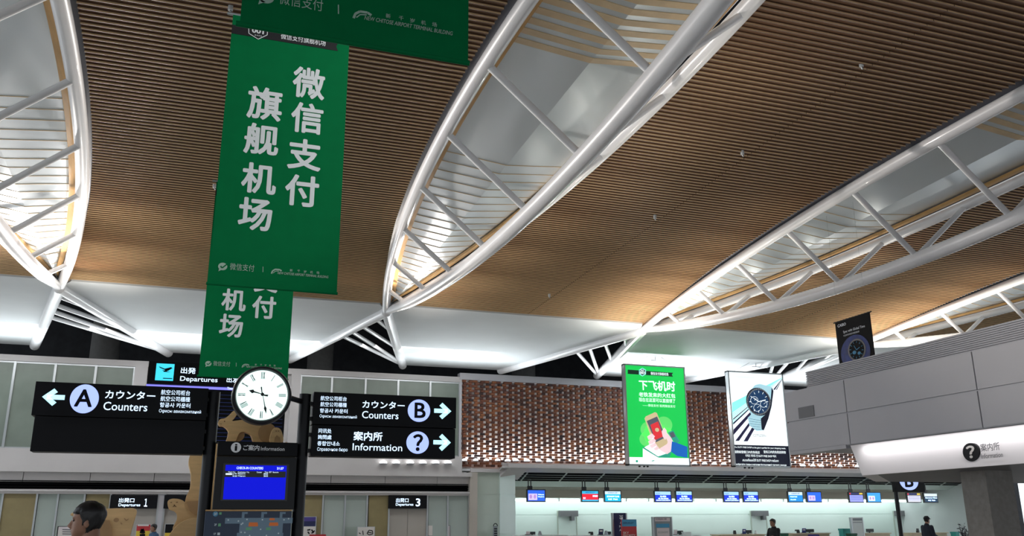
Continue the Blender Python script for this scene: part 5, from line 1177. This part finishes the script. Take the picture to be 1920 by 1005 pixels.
def person(loc, yaw, height, label, pose='stand', top='jacket', hat=None, voxel=.012, hairkind='short', lean=0.):
    t = root('person', loc, label, 'person'); rz = Matrix.Rotation(yaw, 3, 'Z'); sc = height/1.735; base = Vector(loc)
    W = lambda mb: [tuple(base + rz @ (Vector(v)*sc)) for v in mb.v]
    def put(mb, nm, m, **kw): mb.v = W(mb); return mb.build(nm, m, t, **kw)
    HC = Vector((0, .025, 1.50))                                    # chin level
    body = MB()
    n = 36; zs = [l[0] for l in LEV]; zs = sorted(set(zs + [.01, .032, .058, .085, .11, .13, .155, .185, .212, .229]))
    vs = [head_xyz(2*math.pi*j/n, z)+HC for z in zs for j in range(n)]; k = len(zs)
    body.add(vs, [(i*n+j, i*n+(j+1) % n, (i+1)*n+(j+1) % n, (i+1)*n+j) for i in range(k-1) for j in range(n)] + [tuple(range(n-1, -1, -1)), tuple((k-1)*n+j for j in range(n))])
    body.tube([HC+Vector((0, .088, .128)), HC+Vector((0, .100, .105)), HC+Vector((0, .114, .082)), HC+Vector((0, .098, .072))], [.009, .011, .014, .012], 10)
    for s_ in (-1, 1):
        body.ball(HC+Vector((s_*.012, .098, .078)), .010, nu=10, nv=6)
        body.ball(HC+Vector((s_*.075, -.012, .100)), .033, .28, .62, 1, nu=12, nv=8)
        body.ball(HC+Vector((s_*.030, .083, .135)), .016, 1.4, .6, .5, nu=10, nv=6)
    body.ball(HC+Vector((0, .092, .052)), .020, 1.15, .45, .38, nu=12, nv=6); body.ball(HC+Vector((0, .090, .041)), .019, 1.0, .5, .36, nu=12, nv=6); body.ball(HC+Vector((0, .074, .010)), .024, 1, .8, .8, nu=12, nv=8)
    body.tube([(0, -.02, 1.36), (0, -.012, 1.46), (0, .0, 1.56)], [.066, .058, .058], 18)
    loft(body, [((0, 0, .84), .14, .10), ((0, 0, .92), .165, .115), ((0, 0, 1.05), .145, .10), ((0, 0, 1.2), .17, .115), ((0, -.01, 1.33), .18, .11), ((0, -.015, 1.40), .14, .085), ((0, -.02, 1.44), .075, .07)])
    if pose == 'stand': arms = {s_: [(s_*.185, -.01, 1.375), (s_*.235, -.03, 1.10), (s_*.245, .05, .86)] for s_ in (-1, 1)}
    elif pose == 'folded': arms = {1: [(.185, -.01, 1.375), (.25, .06, 1.13), (-.06, .20, 1.16)], -1: [(-.185, -.01, 1.375), (-.25, .06, 1.11), (.08, .17, 1.12)]}
    else: arms = {s_: [(s_*.185, -.01, 1.375), (s_*.235, .02, 1.11), (s_*.17, .25, 1.04)] for s_ in (-1, 1)}
    for s_, p in arms.items():
        limb(body, p, [.055, .043, .029]); hand_mesh(body, p[2], Vector(p[2])-Vector(p[1]), s_)
    legs = {s_: [(s_*.085, 0, .90), (s_*.095, .015, .48), (s_*.10, -.01, .08)] for s_ in (-1, 1)}
    for s_, p in legs.items():
        limb(body, p, [.085, .055, .038]); body.tube([(s_*.10, -.03, .05), (s_*.105, .07, .04), (s_*.11, .16, .028)], [.04, .035, .025], 10)
    bd = evaluated(body, [('REMESH', dict(mode='VOXEL', voxel_size=voxel, use_smooth_shade=True)), ('SMOOTH', dict(factor=.5, iterations=2))])
    put(bd, 'body', 'skin', smooth=True)
    for s_ in (-1, 1):
        e = MB(); e.ball(HC+Vector((s_*.031, .0805, .119)), .011, 1.25, .6, .8, nu=12, nv=8); put(e, 'eye', 'eye', smooth=True)
    j = MB(); loft(j, [((0, 0, .80), .185, .135), ((0, 0, .92), .19, .138), ((0, 0, 1.05), .178, .128), ((0, 0, 1.2), .195, .135), ((0, -.01, 1.33), .205, .13), ((0, -.015, 1.405), .165, .105), ((0, -.015, 1.445), .095, .088), ((0, -.012, 1.475), .078, .076)])
    for s_, p in arms.items():
        e = Vector(p[1]).lerp(Vector(p[2]), .93); limb(j, [p[0], p[1], tuple(e)], [.078, .062, .047])
    jk = evaluated(j, [('REMESH', dict(mode='VOXEL', voxel_size=max(.014, voxel), use_smooth_shade=True)), ('SMOOTH', dict(factor=.5, iterations=3))]); jo = put(jk, 'jacket', top, smooth=True)
    cl = MB(); cl.tube([(0, -.012, 1.455), (0, -.006, 1.492)], [.082, .070], 20, cap=False); put(cl, 'collar', top, smooth=True)
    tr = MB(); loft(tr, [((0, 0, .82), .17, .125), ((0, 0, .92), .178, .128), ((0, 0, 1.0), .168, .12)])
    for s_, p in legs.items(): limb(tr, [(p[0][0], 0, .88), p[1], (p[2][0], -.01, .07)], [.105, .075, .062])
    tt = evaluated(tr, [('REMESH', dict(mode='VOXEL', voxel_size=.02, use_smooth_shade=True)), ('SMOOTH', dict(factor=.5, iterations=2))]); put(tt, 'trousers', 'trousers', smooth=True)
    for s_ in (-1, 1):
        sh = MB(); sh.tube([(s_*.10, -.075, .045), (s_*.10, -.03, .05), (s_*.105, .07, .045), (s_*.11, .17, .032), (s_*.11, .20, .028)], [.03, .046, .045, .036, .018], 12); put(sh, 'shoe', 'shoe', smooth=True)
    # hair: a thick cap of strands following the skull down to the hairline
    hr = MB(); na, nt_ = 64, 14; rr = random.Random(3)
    def low(a):
        f = math.sin(a)                                             # 1 front, -1 back
        if f > .45: return .168 - .012*abs(math.cos(a))
        if f > -.05: return .10 + (.074)*max(0, (f-.12)/.33) if f > .12 else .085
        return .085 - .085*min(1, (-f-.05)/.5)
    for ia in range(na+1):
        a = 2*math.pi*ia/na; l0 = low(a)
        for it in range(nt_+1):
            u = it/nt_; z = l0 + (.2335-l0)*u
            g = .011 + .006*noise.noise(Vector((math.cos(a)*3, math.sin(a)*3, z*30))) + .004*math.sin(ia*2.7+it)*.5
            if u < .12: g *= .55
            v = head_xyz(a, min(z, .2335), g) + HC; v.z += .012*u*u
            hr.v.append(tuple(v))
    hr.f = [(i*(nt_+1)+j_, (i+1)*(nt_+1)+j_, (i+1)*(nt_+1)+j_+1, i*(nt_+1)+j_+1) for i in range(na) for j_ in range(nt_)]; hr.m = [0]*len(hr.f)
    hr.ball(HC+Vector((0, -.008, .236)), .030, 1.2, 1.5, .45)
    ho = put(hr, 'hair', 'hair', smooth=True)
    sm = ho.modifiers.new('thickness', 'SOLIDIFY'); sm.thickness = .008; sm.offset = -1
    if hat:
        c = MB(); n2 = 32; rows = [(.150, .016), (.175, .018), (.205, .020), (.228, .024)]
        vs = [head_xyz(2*math.pi*j_/n2, min(z, .225), g)+HC+Vector((0, 0, (i*.004))) for i, (z, g) in enumerate(rows) for j_ in range(n2)]
        c.add(vs, [(i*n2+j_, i*n2+(j_+1) % n2, (i+1)*n2+(j_+1) % n2, (i+1)*n2+j_) for i in range(3) for j_ in range(n2)] + [tuple(3*n2+j_ for j_ in range(n2))])
        c.ball(HC+Vector((0, -.010, .236)), .062, 1, 1.25, .38)
        co = put(c, 'cap', hat, smooth=True); s2 = co.modifiers.new('thickness', 'SOLIDIFY'); s2.thickness = .005
        v = MB(); pts = [(.072*math.cos(a), .075+.095*math.sin(a), .158-.018*math.sin(a)) for a in [i*math.pi/12 for i in range(13)]]
        v.add([tuple(Vector(p)+HC) for p in pts] + [tuple(Vector(p)+HC+Vector((0, 0, .008))) for p in pts], [tuple(range(13)), tuple(range(25, 12, -1))] + [(i, i+1, 13+i+1, 13+i) for i in range(12)]); put(v, 'visor', hat)
    return t
HP = math.pi/2
q = at(173, 942.5, Y=7.0); person((q[0]+.01, 7.0, 0), HP-.12, float(q[2]), 'nearest man with short black hair and dark jacket, in profile before the plywood animals', 'stand', 'jacket', voxel=.007)
q = at(1449, 973, Y=26.0); person((q[0], 26.0, 0), HP+.15, float(q[2]), 'person in a dark jacket with folded arms before the wooden desk', 'folded', 'jacket')
q = at(1736, 968.5, Y=26.5); person((q[0], 26.5, 0), -HP+.05, float(q[2]), 'person in a black cap and dark uniform before the counters at the right', 'forward', 'navy', hat='jacket')
q = at(290, 983, Y=32.5); person((q[0], 32.5, 0), HP+.5, float(q[2]), 'person in a blue coat half hidden beside the yellow poster', 'stand', 'bluecoat')
